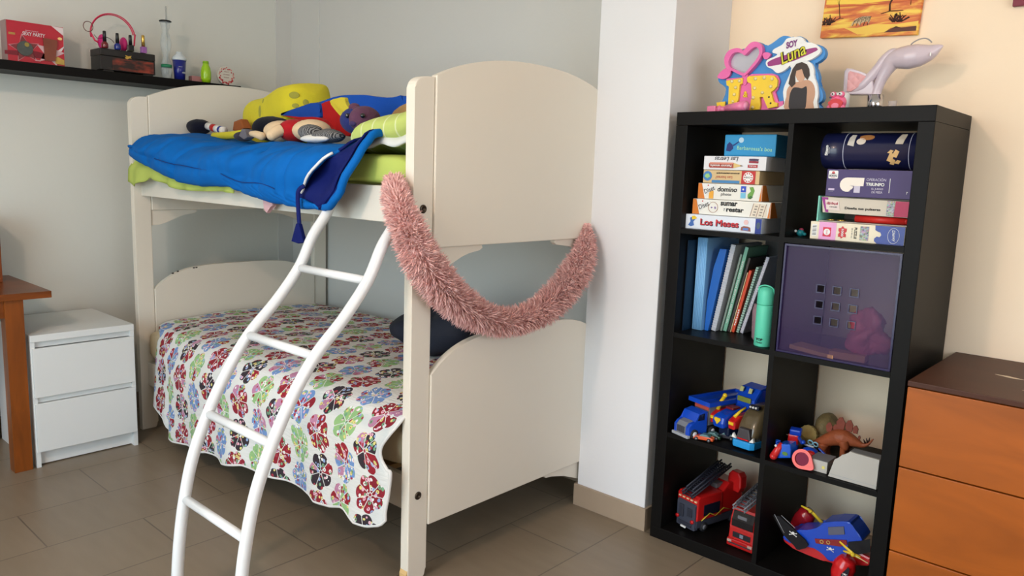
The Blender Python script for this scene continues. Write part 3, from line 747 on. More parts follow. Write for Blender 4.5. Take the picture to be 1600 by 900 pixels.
# ------------------------------------------------------------------ nightstand
NS = mat((222, 224, 222), .4, var=.012, scale=4, name='white_foil')
ns = thing('nightstand', 'white two drawer nightstand under the wooden desk', 'nightstand', (-2.32, -1.12, 0))
x1 = -2.075; x0 = -2.555
k = MB(); y0, y1 = -1.32, -.92
k.box(x0, x1 - .004, y0, y0 + .016, 0, .522).box(x0, x1 - .004, y1 - .016, y1, 0, .522).box(x0, x0 + .012, y0 + .016, y1 - .016, .05, .522).box(x0 + .012, x1 - .03, y0 + .016, y1 - .016, 0.005, .062)
k.box(x0, x1 - .02, y0 + .016, y1 - .016, .497, .522).box(x1 - .03, x1 - .014, y0 + .016, y1 - .016, .269, .293)
k.build('carcass', NS, ns)
MB().box(x0, x1, y0, y1, .5225, .55, bev=.002).build('top_panel', NS, ns)
for za, zb in ((.294, .496), (.066, .268)):
    MB().box(x1 - .012, x1 + .006, y0 + .004, y1 - .004, za, zb, bev=.002).box(x0 + .03, x1 - .012, y0 + .03, y1 - .03, za + .02, zb - .03).build('drawer', NS, ns)

# desk -----------------------------------------------------------------------
def wood(col, name, dirx=(1, 1, 1), rough=.35, var=.28, sc=2.2):
    m = bpy.data.materials.new(name); m.use_nodes = True; nt = m.node_tree; b = nt.nodes['Principled BSDF']
    geo = nt.nodes.new('ShaderNodeTexCoord'); mp = nt.nodes.new('ShaderNodeMapping'); mp.inputs['Scale'].default_value = dirx; nt.links.new(geo.outputs['Object'], mp.inputs[0])
    n = nt.nodes.new('ShaderNodeTexNoise'); n.inputs['Scale'].default_value = sc; n.inputs['Detail'].default_value = 7; n.inputs['Distortion'].default_value = .8; nt.links.new(mp.outputs[0], n.inputs['Vector'])
    cr = nt.nodes.new('ShaderNodeValToRGB'); c = lin(col)
    cr.color_ramp.elements[0].position = .33; cr.color_ramp.elements[0].color = tuple(v * (1 - var) for v in c[:3]) + (1,)
    cr.color_ramp.elements[1].position = .68; cr.color_ramp.elements[1].color = tuple(min(1, v * (1 + var)) for v in c[:3]) + (1,)
    nt.links.new(n.outputs['Fac'], cr.inputs[0]); nt.links.new(cr.outputs[0], b.inputs['Base Color'])
    b.inputs['Roughness'].default_value = rough; b.inputs['Specular IOR Level'].default_value = .3
    return m
DW = wood((122, 62, 18), 'desk_wood', (3, 1, 8), .3)
DWZ = wood((128, 66, 18), 'desk_leg_wood', (8, 8, 1), .35)
dk = thing('desk', 'varnished brown wooden desk cut off by the left edge', 'desk', (-2.34, -1.8, 0))
MB().box(LX + .005, -2.06, -2.6, -1.238, .700, .727, bev=.002).build('desktop', DW, dk)
MB().box(-2.11, -2.085, -2.52, -1.40, .63, .6995).box(-2.56, -2.13, -1.385, -1.365, .63, .6995).build('apron', DW, dk)
for x in (-2.135, -2.60): 
    for y in (-1.40, -2.55): MB().box(x, x + .06, y, y + .065, 0, .6995, bev=.002).build('desk_leg', DWZ, dk)
hu = thing('desk_hutch', 'dark brown wooden hutch standing on the back of the desk', 'hutch', (-2.52, -1.8, .727))
MB().box(LX + .005, -2.40, -1.335, -1.317, .7275, 1.005, bev=.002).build('side_panel', wood((124, 62, 26), 'hutch_wood', (8, 8, 1)), hu)
MB().box(LX + .005, -2.40, -2.5, -2.482, .7275, 1.005).build('side_panel', bpy.data.materials['hutch_wood'], hu)
MB().box(LX + .005, -2.405, -2.48, -1.336, .98, 1.0).box(LX + .005, LX + .02, -2.48, -1.336, .73, .98).box(LX + .02, -2.405, -2.48, -1.336, .728, .745).build('shelf_board', DW, hu)

# dresser --------------------------------------------------------------------
DRW = wood((158, 82, 20), 'dresser_wood', (1.2, 1, 5), .38, .22, 2.0)
DRW_SHADED = wood((70, 36, 20), 'dresser_wood_shaded', (1.2, 4, 1), .5, .15, 2.0)  # same dresser wood, the top's weaker light put into a darker colour
dr = thing('dresser', 'orange brown wooden chest of drawers beside the black bookcase', 'dresser', (1.2, .14, 0))
MB().box(.812, 1.60, -.092, .395, .03, .742).box(.84, 1.57, -.06, .37, 0, .03).build('carcass', DRW_SHADED, dr)
MB().box(.802, 1.61, -.11, .398, .7425, .757, bev=.002).build('top_panel', DRW_SHADED, dr)
for za, zb in ((.525, .7405), (.289, .521), (.053, .285)):
    MB().box(.804, 1.606, -.112, -.0925, za, zb, bev=.0015).build('drawer', DRW, dr)
lab(MB().prism([(.95, .16), (.99, .145), (1.02, .15), (.98, .165)], 'xy', .757, .7575).build('scuff_mark', mat((214, 196, 170), .7), dr), 'pale scuff mark on the top')
lab(MB().prism([(1.035, .02), (1.06, .03), (1.09, .028), (1.06, .012)], 'xy', .757, .7575).build('scuff_mark', mat((214, 196, 170), .7), dr), 'pale scuff mark on the top')
# ------------------------------------------------------------------ bookcase
bc = thing('bookcase', 'tall black brown cube bookcase with eight open compartments and no back', 'bookcase', (.385, .2, 0))
W, H, D, T, t_, c_ = .77, 1.472, .39, .042, .016, .335
MB().box(0, W, 0, D, H - T, H, bev=.0015).build('top_board', BLACKW, bc)
MB().box(0, W, 0, D, 0, T, bev=.0015).build('base_board', BLACKW, bc)
for x in (0, W - T): MB().box(x, x + T, 0, D, T + .0005, H - T - .0005, bev=.0015).build('side_board', BLACKW, bc)
MB().box(T + c_, T + c_ + t_, .002, D, T, H - T).build('centre_divider', BLACKW, bc)
for i in range(3):
    z = T + c_ * (i + 1) + t_ * i
    for xa in (T, T + c_ + t_): MB().box(xa, xa + c_, .002, D, z, z + t_).build('shelf', BLACKW, bc)
for x, z in ((W - .012, .98), (W - .03, .955), (W - .028, .80), (W - .012, .60)):
    pass
for q in ((.03, 1.40), (.06, .12)): MB().ball((-.002, q[0], q[1]), (.004, .004, .004)).build('peg', CHROME, bc)
Z1, Z2, Z3, Z4 = H - T - c_, H - T - 2 * c_ - t_, H - T - 3 * c_ - 2 * t_, T

def carton(name, label, x0, x1, z0, z1, y0, depth, col, group=None, side=None, cat='board game', bev=.0015, M=None):
    r = thing(name, label, cat, ((x0 + x1) / 2, y0 + depth / 2, z0), group)
    m = mat(col, .5, var=.03, spec=.3)
    MB().box(x0, x1, y0, y0 + depth, z0 + .0003, z1 - .0003, bev=bev).build('carton', m, r)
    return r
y = .030
# Los Meses
r = carton('board_game', 'white board game box with red LOS MESES title, bottom of the left stack', .040, .306, Z1, 1.1435, y, .25, (222, 228, 238))
patch(rect(.286, .3055, Z1 + .001, 1.1425), y - .0004, mat((30, 52, 140), .3), r, 'corner_band')
patch(disc(.296, Z1 + .026, .006, 12, .011), y - .001, mat((70, 90, 110), .4), r, 'printed_emblem')
txt('Los Meses', .165, Z1 + .024, y - .0012, .021, .135, mat((30, 40, 70), .4), r, 'title_shadow', bold=.03)
txt('Los Meses', .1635, Z1 + .0255, y - .0018, .021, .135, mat((206, 52, 60), .4), r, 'title_lettering', bold=.02)
patch([(.052, Z1 + .012), (.062, Z1 + .008), (.074, Z1 + .012), (.070, Z1 + .024), (.080, Z1 + .036), (.068, Z1 + .042), (.058, Z1 + .036), (.060, Z1 + .024)], y - .0006, mat((70, 110, 180), .4), r, 'printed_picture')
patch([(.066, Z1 + .03), (.084, Z1 + .036), (.074, Z1 + .044), (.064, Z1 + .042)], y - .0012, YEL, r, 'printed_picture')
patch(disc(.255, Z1 + .034, .008, 14), y - .0006, mat((226, 190, 190), .4), r, 'printed_picture')
patch([(.238, Z1 + .008), (.272, Z1 + .006), (.270, Z1 + .018), (.262, Z1 + .021), (.248, Z1 + .022), (.240, Z1 + .018)], y - .0006, mat((150, 90, 80), .4), r, 'printed_picture')
patch(rect(.246, .264, Z1 + .009, Z1 + .016), y - .0012, mat((90, 130, 200), .4), r, 'printed_picture')
# sumar y restar / domino
def diset(label, x0, x1, z0, z1, y):
    r = carton('board_game', label, x0, x1, z0, z1, y, .25, (232, 230, 222))
    h = z1 - z0; om = mat((214, 122, 40), .4)
    patch([(x0 + .001, z0 + .001), (x0 + .026, z0 + .001), (x0 + .013, z1 - .001), (x0 + .001, z1 - .001)], y - .0004, om, r, 'corner_band')
    patch([(x1 - .001, z0 + .001), (x1 - .008, z0 + .001), (x1 - .001, z1 - .001)], y - .0004, om, r, 'corner_band')
    MB().prism([(y + .001, z0 + .001), (y + .055, z0 + .001), (y + .025, z1 - .001), (y + .001, z1 - .001)], 'yz', x1, x1 + .0008).build('corner_band', om, r)
    patch([(x0 + .026, z0 + .010), (x0 + .066, z1 - .012), (x0 + .058, z1 - .001), (x0 + .015, z1 - .001)], y - .0012, WHITE, r, 'logo_panel')
    txt('Diset', x0 + .042, z0 + h * .60, y - .0024, .015, .038, INK, r, 'logo_lettering', rot=.42)
    patch(disc(x0 + .037, z1 - .007, .0022, 10), y - .002, RED, r, 'logo_dot')
    return r
y = .045
r = diset('white and orange board game box lettered SUMAR Y RESTAR', .055, .324, 1.144, 1.1945, y)
txt('sumar', .185, 1.1825, y - .0012, .0125, .058, INK, r, 'title_lettering', bold=.03)
txt('restar', .207, 1.1645, y - .0012, .0135, .06, INK, r, 'title_lettering', bold=.03)
txt('y', .170, 1.164, y - .0012, .009, .006, GREY, r, 'title_lettering')
MB().ring(disc(.130, 1.169, .0175, 24), disc(.130, 1.169, .0160, 24), 'xz', y - .0014, y - .0006).build('printed_ring', mat((170, 130, 110), .5), r)
txt('+ 5', .131, 1.168, y - .0016, .007, .02, mat((110, 70, 160), .5), r, 'printed_number', bold=.02)
patch([(.252, 1.1465), (.268, 1.190), (.296, 1.188), (.312, 1.1465)][::-1] if False else [(.258, 1.1465), (.312, 1.147), (.312, 1.186), (.268, 1.190)], y - .0005, mat((226, 214, 196), .5), r, 'printed_board')
for k in range(3):
    patch([(.258 + k * .021, 1.147), (.2592 + k * .021, 1.147), (.2692 + k * .021, 1.188), (.268 + k * .021, 1.188)], y - .0012, mat((120, 60, 50), .5), r, 'printed_line')
for i in range(4):
    for j in range(2): patch(rect(.268 + j * .02 + i * .002, .276 + j * .02 + i * .002, 1.151 + i * .009, 1.155 + i * .009), y - .0012, mat((150, 140, 130), .5), r, 'printed_tile')
r = diset('white and orange board game box lettered DOMINO PHOTO with green leaf picture', .071, .292, 1.195, 1.2465, y)
txt('domino', .175, 1.229, y - .0012, .016, .068, INK, r, 'title_lettering', shear=.12, bold=.015)
txt('photo', .172, 1.212, y - .0012, .012, .036, mat((60, 64, 72), .5), r, 'title_lettering', shear=.12)
patch(rect(.222, .239, 1.222, 1.241), y - .0008, mat((50, 80, 190), .4), r, 'printed_tile')
patch(rect(.222, .239, 1.203, 1.220), y - .0008, mat((120, 190, 220), .4), r, 'printed_tile')
patch(disc(.230, 1.231, .003, 8), y - .0016, WHITE, r, 'printed_dot')
patch([(.246, 1.206), (.262, 1.210), (.268, 1.228), (.262, 1.240), (.250, 1.238), (.256, 1.226), (.246, 1.216)], y - .0008, mat((110, 160, 70), .4), r, 'printed_leaf')
patch([(.246, 1.204), (.256, 1.201), (.264, 1.208), (.256, 1.212)], y - .0014, mat((60, 110, 50), .4), r, 'printed_leaf')
patch(rect(.112, .128, 1.197, 1.222), y - .0008, mat((236, 170, 60), .4), r, 'printed_picture')
# las horas
y = .042
r = carton('board_game', 'tan board game box with blue globe and red round seal, under the pencil box', .088, .281, 1.247, 1.2895, y, .25, (214, 186, 138))
patch(disc(.104, 1.270, .0155, 20), y - .0006, mat((70, 130, 190), .4), r, 'printed_globe')
patch([(.094, 1.268), (.104, 1.262), (.114, 1.268), (.108, 1.278), (.098, 1.276)], y - .0014, mat((150, 200, 130), .4), r, 'printed_globe')
patch(rect(.120, .216, 1.2485, 1.2575), y - .0006, mat((70, 130, 180), .4), r, 'printed_sea')
txt('Las horas?', .162, 1.2665, y - .0014, .009, .058, mat((190, 90, 70), .5), r, 'title_lettering', updown=True)
marks(.175, 1.280, y - .0010, .004, .08, INK, r, 24)
patch(rect(.222, .268, 1.248, 1.2885), y - .0006, mat((190, 44, 44), .4), r, 'seal_panel')
patch(disc(.2445, 1.2685, .0165, 24), y - .0012, WHITE, r, 'seal')
for k in range(10):
    a = k * 2 * PI / 10; patch(disc(.2445 + .0125 * math.cos(a), 1.2685 + .0125 * math.sin(a), .0022, 8), y - .0018, mat((190, 44, 44), .4), r, 'seal_dot')
txt('EDUCA', .2445, 1.2685, y - .0018, .005, .018, INK, r, 'seal_lettering', bold=.03)
# las letras
y = .038
r = carton('board_game', 'white board game box with a red pencil drawn across it, upside down lettering', .089, .301, 1.290, 1.334, y, .25, (226, 226, 230))
txt('Las Letras', .168, 1.3245, y - .0012, .014, .082, mat((50, 44, 54), .5), r, 'title_lettering', updown=True, shear=.3)
patch([(.112, 1.2965), (.194, 1.2965), (.194, 1.313), (.112, 1.313), (.108, 1.309), (.108, 1.300)], y - .0006, mat((166, 72, 60), .4), r, 'printed_pencil')
patch([(.110, 1.309), (.192, 1.309), (.192, 1.314), (.112, 1.314)], y - .0012, mat((214, 140, 120), .4), r, 'printed_pencil')
patch([(.194, 1.2965), (.226, 1.304), (.194, 1.313)], y - .0008, mat((216, 186, 120), .4), r, 'printed_pencil_tip')
patch([(.218, 1.3022), (.227, 1.304), (.218, 1.3065)], y - .0014, mat((90, 50, 40), .4), r, 'printed_pencil_tip')
txt('Falomir enseña', .150, 1.3035, y - .0016, .007, .074, WHITE, r, 'pencil_lettering', updown=True, bold=.02)
for za, cc in ((1.3235, (70, 54, 84)), (1.3165, (150, 40, 60))): patch([(.245, za - .003), (.275, za - .004), (.277, za + .002), (.262, za + .0035), (.245, za + .003)], y - .0006, mat(cc, .4), r, 'printed_badge')
patch(rect(.242, .274, 1.299, 1.308), y - .0006, mat((176, 40, 54), .4), r, 'printed_badge')
txt('3-6 años', .258, 1.3035, y - .0014, .005, .024, WHITE, r, 'badge_lettering', updown=True, bold=.02)
# blue box
y = .075
r = carton('round_edged_game_box', 'glossy light blue game box on top of the left stack', .138, .311, 1.3345, 1.404, y, .2, (50, 150, 205), bev=.004)
patch(disc(.196, 1.386, .0085, 16), y - .0006, mat((190, 220, 236), .4), r, 'printed_cloud')
patch([(.146, 1.352), (.160, 1.350), (.170, 1.360), (.166, 1.372), (.156, 1.380), (.148, 1.372)], y - .0006, mat((24, 40, 110), .4), r, 'printed_picture')
patch([(.170, 1.366), (.190, 1.380), (.188, 1.383), (.168, 1.371)], y - .0006, mat((24, 60, 130), .4), r, 'printed_picture')
txt("Barbarossa's boa", .242, 1.3595, y - .0012, .0125, .118, mat((170, 230, 190), .4), r, 'title_lettering', rot=-.05)
# right stack
y = .030
r = carton('puzzle_box', 'cream puzzle box with pink band and blue end, bottom of the right stack', .458, .719, Z1, 1.1475, y, .25, (232, 222, 198), cat='puzzle')
patch(rect(.463, .478, Z1 + .010, 1.139), y - .0006, WHITE, r, 'barcode_label')
for k in range(8): patch(rect(.465, .476, Z1 + .013 + k * .0038, Z1 + .013 + k * .0038 + (.001 if k % 3 else .002)), y - .0012, INK, r, 'barcode_line')
patch(rect(.484, .533, Z1 + .001, 1.147), y - .0005, mat((226, 160, 206), .4), r, 'pink_band')
patch(rect(.496, .519, Z1 + .010, Z1 + .037), y - .0011, mat((206, 40, 70), .4), r, 'seal_panel')
patch(disc(.5075, Z1 + .0235, .0095, 20), y - .0017, WHITE, r, 'seal'); txt('EDUCA', .5075, Z1 + .0235, y - .0023, .004, .013, mat((206, 40, 70), .4), r, 'seal_lettering', rot=PI / 2, bold=.03)
pc = [(.540, Z1 + .012), (.546, Z1 + .012), (.549, Z1 + .007), (.554, Z1 + .012), (.562, Z1 + .012), (.562, Z1 + .020), (.558, Z1 + .024), (.563, Z1 + .028), (.563, Z1 + .037), (.556, Z1 + .038), (.551, Z1 + .044), (.547, Z1 + .038), (.540, Z1 + .037), (.540, Z1 + .029), (.544, Z1 + .025), (.540, Z1 + .020)]
patch(pc, y - .0006, mat((196, 44, 50), .4), r, 'printed_puzzle_piece')
txt('1000', .5515, Z1 + .0245, y - .0014, .0065, .022, WHITE, r, 'number_lettering', rot=-PI / 2, bold=.03)
txt('PUZZLE', .588, Z1 + .026, y - .0010, .0075, .032, INK, r, 'title_lettering', rot=-PI / 2, bold=.02)
txt('68 x 48 cm', .578, Z1 + .026, y - .0010, .0035, .028, GREY, r, 'small_lettering', rot=-PI / 2)
conf = bpy.data.materials.new('printed_crowd'); conf.use_nodes = True; nt = conf.node_tree; b = nt.nodes['Principled BSDF']
vo = nt.nodes.new('ShaderNodeTexVoronoi'); vo.inputs['Scale'].default_value = 260; tc = nt.nodes.new('ShaderNodeTexCoord'); nt.links.new(tc.outputs['Object'], vo.inputs['Vector'])
hs = nt.nodes.new('ShaderNodeHueSaturation'); hs.inputs['Saturation'].default_value = .5; hs.inputs['Value'].default_value = .55; nt.links.new(vo.outputs['Color'], hs.inputs['Color']); nt.links.new(hs.outputs[0], b.inputs['Base Color'])
patch(rect(.600, .624, Z1 + .007, 1.142), y - .0006, conf, r, 'printed_picture')
bl = [(.648, Z1 + .001), (.718, Z1 + .001), (.718, 1.147), (.640, 1.147), (.641, 1.134), (.648, 1.130), (.655, 1.128), (.658, 1.121), (.654, 1.115), (.646, 1.116), (.640, 1.110), (.640, Z1 + .008)]
patch(bl, y - .0007, mat((44, 66, 150), .3, var=.3, scale=40), r, 'blue_end')
MB().ring(disc(.690, Z1 + .026, .0155, 24, .0215), disc(.690, Z1 + .026, .0147, 24, .0207), 'xz', y - .0018, y - .0008).build('oval_line', WHITE, r)
txt('Disney', .690, Z1 + .026, y - .0018, .010, .032, WHITE, r, 'logo_lettering', rot=-PI / 2 + .15, shear=.3)
# bracelet kit
y = .040
r = thing('bracelet_kit', 'open craft kit box lettered DISEÑA TUS PULSERAS with a mint green end', 'craft kit', (.6, .15, 1.148))
BX = mat((176, 168, 160), .5)
MB().box(.472, .722, y + .004, .26, 1.1480, 1.1505).box(.472, .722, y + .03, .26, 1.218, 1.2215).box(.720, .722, y + .005, .26, 1.1505, 1.218).box(.474, .72, .258, .26, 1.1505, 1.218).build('carton', BX, r)
lab(MB().box(.471, .4745, y - .004, .26, 1.1482, 1.2225).build('carton_end', mat((130, 206, 186), .5), r), 'mint green end flap')
MB().prism([(.484, 1.1745), (.721, 1.1725), (.721, 1.2165), (.477, 1.2195)], 'xz', y + .006, y + .010).build('front_flap', mat((206, 196, 180), .5), r)
patch([(.477, 1.2185), (.492, 1.1755), (.500, 1.1755), (.496, 1.2185)], y + .0055, mat((150, 30, 130), .4), r, 'purple_stripe')
patch([(.488, 1.2125), (.528, 1.209), (.533, 1.1815), (.494, 1.1835)], y + .0045, mat((222, 206, 200), .5), r, 'logo_panel')
marks(.510, 1.2015, y + .0040, .009, .033, mat((150, 20, 50), .4), r, 9, -.04)
marks(.514, 1.1915, y + .0040, .0035, .022, INK, r, 8)
txt('Diseña tus pulseras', .595, 1.1895, y + .0045, .009, .098, INK, r, 'title_lettering', bold=.02)
patch(rect(.660, .680, 1.1745, 1.2165), y + .0052, conf, r, 'printed_beads')
patch([(.680, 1.1735), (.7205, 1.1735), (.7205, 1.2163), (.682, 1.2163)], y + .0052, mat((176, 28, 80), .4), r, 'red_end')
for x in (.500, .530): MB().cyl((x, .075, 1.1506), (x, .075, 1.1545), .0115, .0115, 20).build('bead', GOLD, r)
tag(MB().cyl((.574, .062, 1.1615), (.708, .062, 1.1615), .0105).cyl((.706, .062, 1.1615), (.7135, .062, 1.1615), .0085).build('red_tube', mat((196, 40, 34), .4)), 'red tube lying inside the open craft kit box', 'tube')
# operacion triunfo
y = .038
PUR = (74, 62, 108)
r = carton('board_game', 'dark purple board game box lettered OPERACIÓN TRIUNFO, under the navy tin', .489, .719, 1.2225, 1.301, y, .25, PUR)
patch([(.494 + .002, 1.2735), (.519, 1.2735), (.521, 1.2755), (.521, 1.2945), (.519, 1.2965), (.496, 1.2965), (.494, 1.2945), (.494, 1.2755)], y - .0006, WHITE, r, 'logo_panel')
patch(disc(.5075, 1.2905, .0042, 14), y - .0012, RED, r, 'logo_dot'); patch([(.497, 1.2855), (.5075, 1.289), (.518, 1.2855), (.5075, 1.2870)], y - .0013, INK, r, 'logo_arc')
txt('BORRAS', .5075, 1.2815, y - .0012, .0055, .022, INK, r, 'logo_lettering', bold=.04)
marks(.5075, 1.2765, y - .0010, .002, .014, RED, r, 6)
gp = []
for k in range(11):
    a = PI / 2 + PI * k / 10 * 1.18; gp.append((.549 + .0205 * math.cos(a), 1.2575 + .0205 * math.sin(a)))
gp += [(.560, 1.2575 - .008), (.566, 1.2575 - .002), (.5735, 1.2575 - .002)] if False else [(.556, 1.241), (.564, 1.246), (.567, 1.2525), (.556, 1.2545)]
gp += [(.594, 1.2545), (.595, 1.278)]
patch(gp, y - .0008, mat((236, 226, 214), .4), r, 'emblem')
patch(rect(.5685, .5855, 1.2355, 1.2555), y - .0007, mat((196, 188, 206), .4), r, 'emblem_stem')
txt('OPERACIÓN', .627, 1.2745, y - .0010, .0095, .052, mat((196, 190, 210), .4), r, 'title_lettering')
txt('TRIUNFO', .625, 1.2605, y - .0010, .0095, .050, WHITE, r, 'title_lettering', bold=.05)
txt('EL JUEGO', .632, 1.2475, y - .0010, .0065, .031, mat((206, 200, 216), .4), r, 'subtitle_lettering')
txt('DE MESA', .632, 1.2390, y - .0010, .0065, .029, mat((206, 200, 216), .4), r, 'subtitle_lettering')
patch(rect(.663, .6645, 1.238, 1.278), y - .0008, WHITE, r, 'printed_line')
patch(rect(.497, .514, 1.2400, 1.2455), y - .0008, mat((196, 180, 210), .4), r, 'small_badge'); patch(rect(.500, .511, 1.2365, 1.2372), y - .0008, LGREY, r, 'small_badge')
txt('r', .7105, 1.2400, y - .0010, .007, .004, WHITE, r, 'lettering', bold=.05)
# navy tin, lying
ti = thing('navy_biscuit_tin', 'navy blue cylindrical tin lying on its side above the purple box', 'tin', (.593, .095, 1.3015))
tm = mat((22, 26, 62), .3, var=.06, coat=.4)
ty, tz_, tr = .094, 1.3545, .0525
def latx(prof): return MB().lathe(prof, M=TR(.461, ty, tz_, 0, 0, 90), seg=48)
latx([(0, 0), (tr - .003, 0), (tr, .003), (tr, .062), (tr - .0012, .063), (tr - .0012, .262), (tr - .004, .265), (0, .265)]).build('tin_body', tm, ti)
for a in (.0645, .240): latx([(tr - .0015, a), (tr + .0004, a), (tr + .0004, a + .0014), (tr - .0015, a + .0014)]).build('pale_line', mat((190, 194, 214), .3), ti)
def onTin(pts, m, nm):   # wraps a flat x / angle outline on the tin
    mb = MB(); n = len(pts); vs = []
    for lay in (.0006, -.003):
        for x, a in pts:
            vs.append((x, ty - (tr + lay) * math.cos(a), tz_ + (tr + lay) * math.sin(a)))
    mb._new(vs, [tuple(range(n)), tuple(range(2 * n - 1, n - 1, -1))] + [(i, i + n, (i + 1) % n + n, (i + 1) % n) for i in range(n)]); return mb.build(nm, m, ti)
onTin([(.536, .30), (.554, .22), (.554, .5), (.554, .75), (.554, 1.0), (.542, 1.0), (.538, .75), (.537, .5)], mat((206, 200, 190), .5), 'paper_label')
onTin([(.664, .36), (.684, .36), (.686, .6), (.688, .8), (.688, 1.05), (.674, 1.05), (.670, .8), (.666, .6)], mat((206, 196, 180), .5), 'paper_label')
onTin([(.585 + .020 * math.cos(k * PI / 8), .80 + .19 * math.sin(k * PI / 8)) for k in range(16)], mat((176, 120, 70), .6, var=.3, scale=120), 'printed_biscuit')
onTin([(.572 + .0125 * math.cos(k * PI / 8), .52 + .2 * math.sin(k * PI / 8)) for k in range(16)], mat((222, 210, 196), .5), 'printed_seal')
for px, a0, w, hh in ((.655, -.35, .010, .30), (.668, -.15, .010, .22), (.660, -.62, .008, .20), (.673, -.62, .009, .12), (.655, -.05, .008, .10)):
    onTin([(px - w, a0 - hh * .6), (px + w * .3, a0 - hh), (px + w, a0 + hh * .5), (px, a0 + hh)], mat((214, 176, 120), .6, var=.2, scale=100), 'printed_wafer')
Mt = TR(.478, ty - tr - .001, tz_ - .002)
txt('Siteco', .480, 1.3545, ty - tr - .0012, .009, .030, WHITE, ti, 'brand_lettering', rot=PI / 2, bold=.06)
marks(.487, 1.3545, ty - tr - .0008, .004, .018, LGREY, ti, 7, PI / 2)
tt_ = thing('teal_figurine', 'tiny teal round toy with a red tuft at the left of the puzzle box', 'toy', (.405, .09, Z1))
MB().ball((.408, .085, Z1 + .011), (.012, .011, .011)).ball((.422, .082, Z1 + .008), (.006, .005, .005)).build('body', mat((30, 130, 140), .4), tt_)
MB().ball((.396, .076, Z1 + .016), .0045).build('eye', WHITE, tt_); MB().ball((.410, .085, Z1 + .021), (.007, .005, .005)).build('tuft', mat((160, 50, 80), .5), tt_)

# ------------------------------------------------------------------ row 2 left: books
def book(name, label, xb, yb, th, h, dep, lean, col, cat='book', rough=.4, spine=None, group=None):
    """a thin slab standing on the shelf, spine towards the room, leaning to +X by lean degrees"""
    r = thing(name, label, cat, (xb + th / 2, yb, Z2), group)
    M = Matrix.Translation((xb + th, yb, Z2 + .0008)) @ Matrix.Rotation(math.radians(lean), 4, 'Y') @ Matrix.Translation((-th, 0, 0))
    return r, M
def solidbook(name, label, xb, yb, th, h, dep, lean, col, cat='book', group=None, text=None, tcol=None):
    r, M = book(name, label, xb, yb, th, h, dep, lean, col, cat, group=group)
    MB().box(0, th, 0, dep, 0, h, bev=min(.0015, th * .2), M=M).build('cover', mat(col, .4, var=.06), r)
    if text: 
        for k, s in enumerate([text]): txt(s, th / 2, h * .47, -.0008, th * .42, h * .74, tcol or WHITE, r, 'spine_lettering', rot=PI / 2, M=M, bold=.02)
    return r, M
rg, M = book('ring_binder', 'tall light blue ridged binder standing at the left of the books', .052, .10, .037, .318, .24, 0, (0, 0, 0), 'binder')
mb = MB(); mb.box(0, .037, .004, .24, 0, .318, bev=.002, M=M)
for k in range(6): mb.cyl(M @ Vector((.0035 + k * .006, .004, .002)), M @ Vector((.0035 + k * .006, .004, .316)), .0032, seg=8)
mb.build('cover', mat((134, 190, 236), .4), rg)
tag(MB().box(T + .002, T + .0055, .05, .33, Z2 + .0008, Z2 + .31).build('navy_folder', mat((14, 36, 58), .4)), 'dark navy folder against the left board beside the light blue binder', 'folder')
fo_ = thing('blue_folder', 'bright blue plastic folder fanned behind the light blue binder', 'folder', (.11, .13, Z2))
M = Matrix.Translation((.092, .118, Z2 + .0008))
MB().prism([(0, 0), (.014, 0), (.060, .285), (.036, .285), (.018, .22), (.003, .1)], 'xz', 0, .22, M=M, bev=.001).build('cover', mat((20, 96, 184), .35, coat=.2), fo_)
def spiralbook(label, xb, yb, th, h, dep, lean, col, wire, group=None):
    r, M = book('spiral_notebook', label, xb, yb, th, h, dep, lean, col, 'notebook', group=group)
    MB().box(.001, th - .001, .006, dep, 0, h, M=M).build('cover', mat(col, .5), r)
    mb = MB(); n = int(h / .0085)
    for k in range(n):
        z = .006 + k * (h - .012) / (n - 1); q = [M @ Vector((th / 2 + (th / 2 + .0012) * math.cos(a), .006 + .0062 * math.sin(a), z + .0015 * a / 6)) for a in [2 * PI * j / 9 for j in range(10)]]
        mb.tube(q, .0008, 5)
    mb.build('spiral_wire', mat(wire, .3, metal=.2), r); return r, M
spiralbook('white spiral notebook beside the blue folder, tallest of the spiral ones', .110, .125, .018, .304, .21, 9.5, (196, 198, 206), (226, 228, 232))
solidbook('book', 'thin grey green book between the spiral notebook and the green spine', .134, .150, .007, .275, .2, 11, (128, 146, 136))
solidbook('colouring_book', 'pale green colouring book with white lettering along its spine', .1425, .155, .0125, .300, .2, 11, (120, 178, 154), text='150 CANINES VINTAGE PARA COLOREAR', tcol=WHITE)
solidbook('book', 'thin dark brown book right of the green spine', .1565, .160, .008, .265, .2, 12, (62, 54, 52))
solidbook('book', 'cream edged thin book left of the orange spine', .1665, .160, .0028, .215, .19, 12, (222, 204, 160))
rr5, M5 = solidbook('book', 'orange red book in the middle of the leaning notebooks', .1702, .162, .010, .222, .19, 12, (214, 74, 42), text=None)
marks(.005, .055, -.0004, .006, .06, WHITE, rr5, 7, PI / 2, M5)
spiralbook('mint spiral notebook right of the orange book', .1825, .165, .011, .235, .19, 13, (170, 206, 190), (60, 64, 70))
spiralbook('white wire spiral notebook leaning farthest right in the row', .1965, .165, .012, .275, .19, 15, (206, 206, 216), (214, 212, 228))
tag(MB().box(0, .09, 0, .004, 0, .31, M=TR(.20, .31, Z2 + .0008, 0, 0, 0)).build('black_folder', BLACK), 'black folder at the back behind the leaning notebooks', 'folder')
tag(MB().box(.30, .372, .29, .294, Z2 + .0008, Z2 + .285).build('teal_folder', mat((10, 54, 84), .35)), 'dark teal folder standing at the back behind the water bottle', 'folder')
wb = thing('water_bottle', 'mint green water bottle with domed cap standing in the bookcase', 'bottle', (.334, .045, Z2))
MINT = mat((96, 210, 178), .4, var=.02)
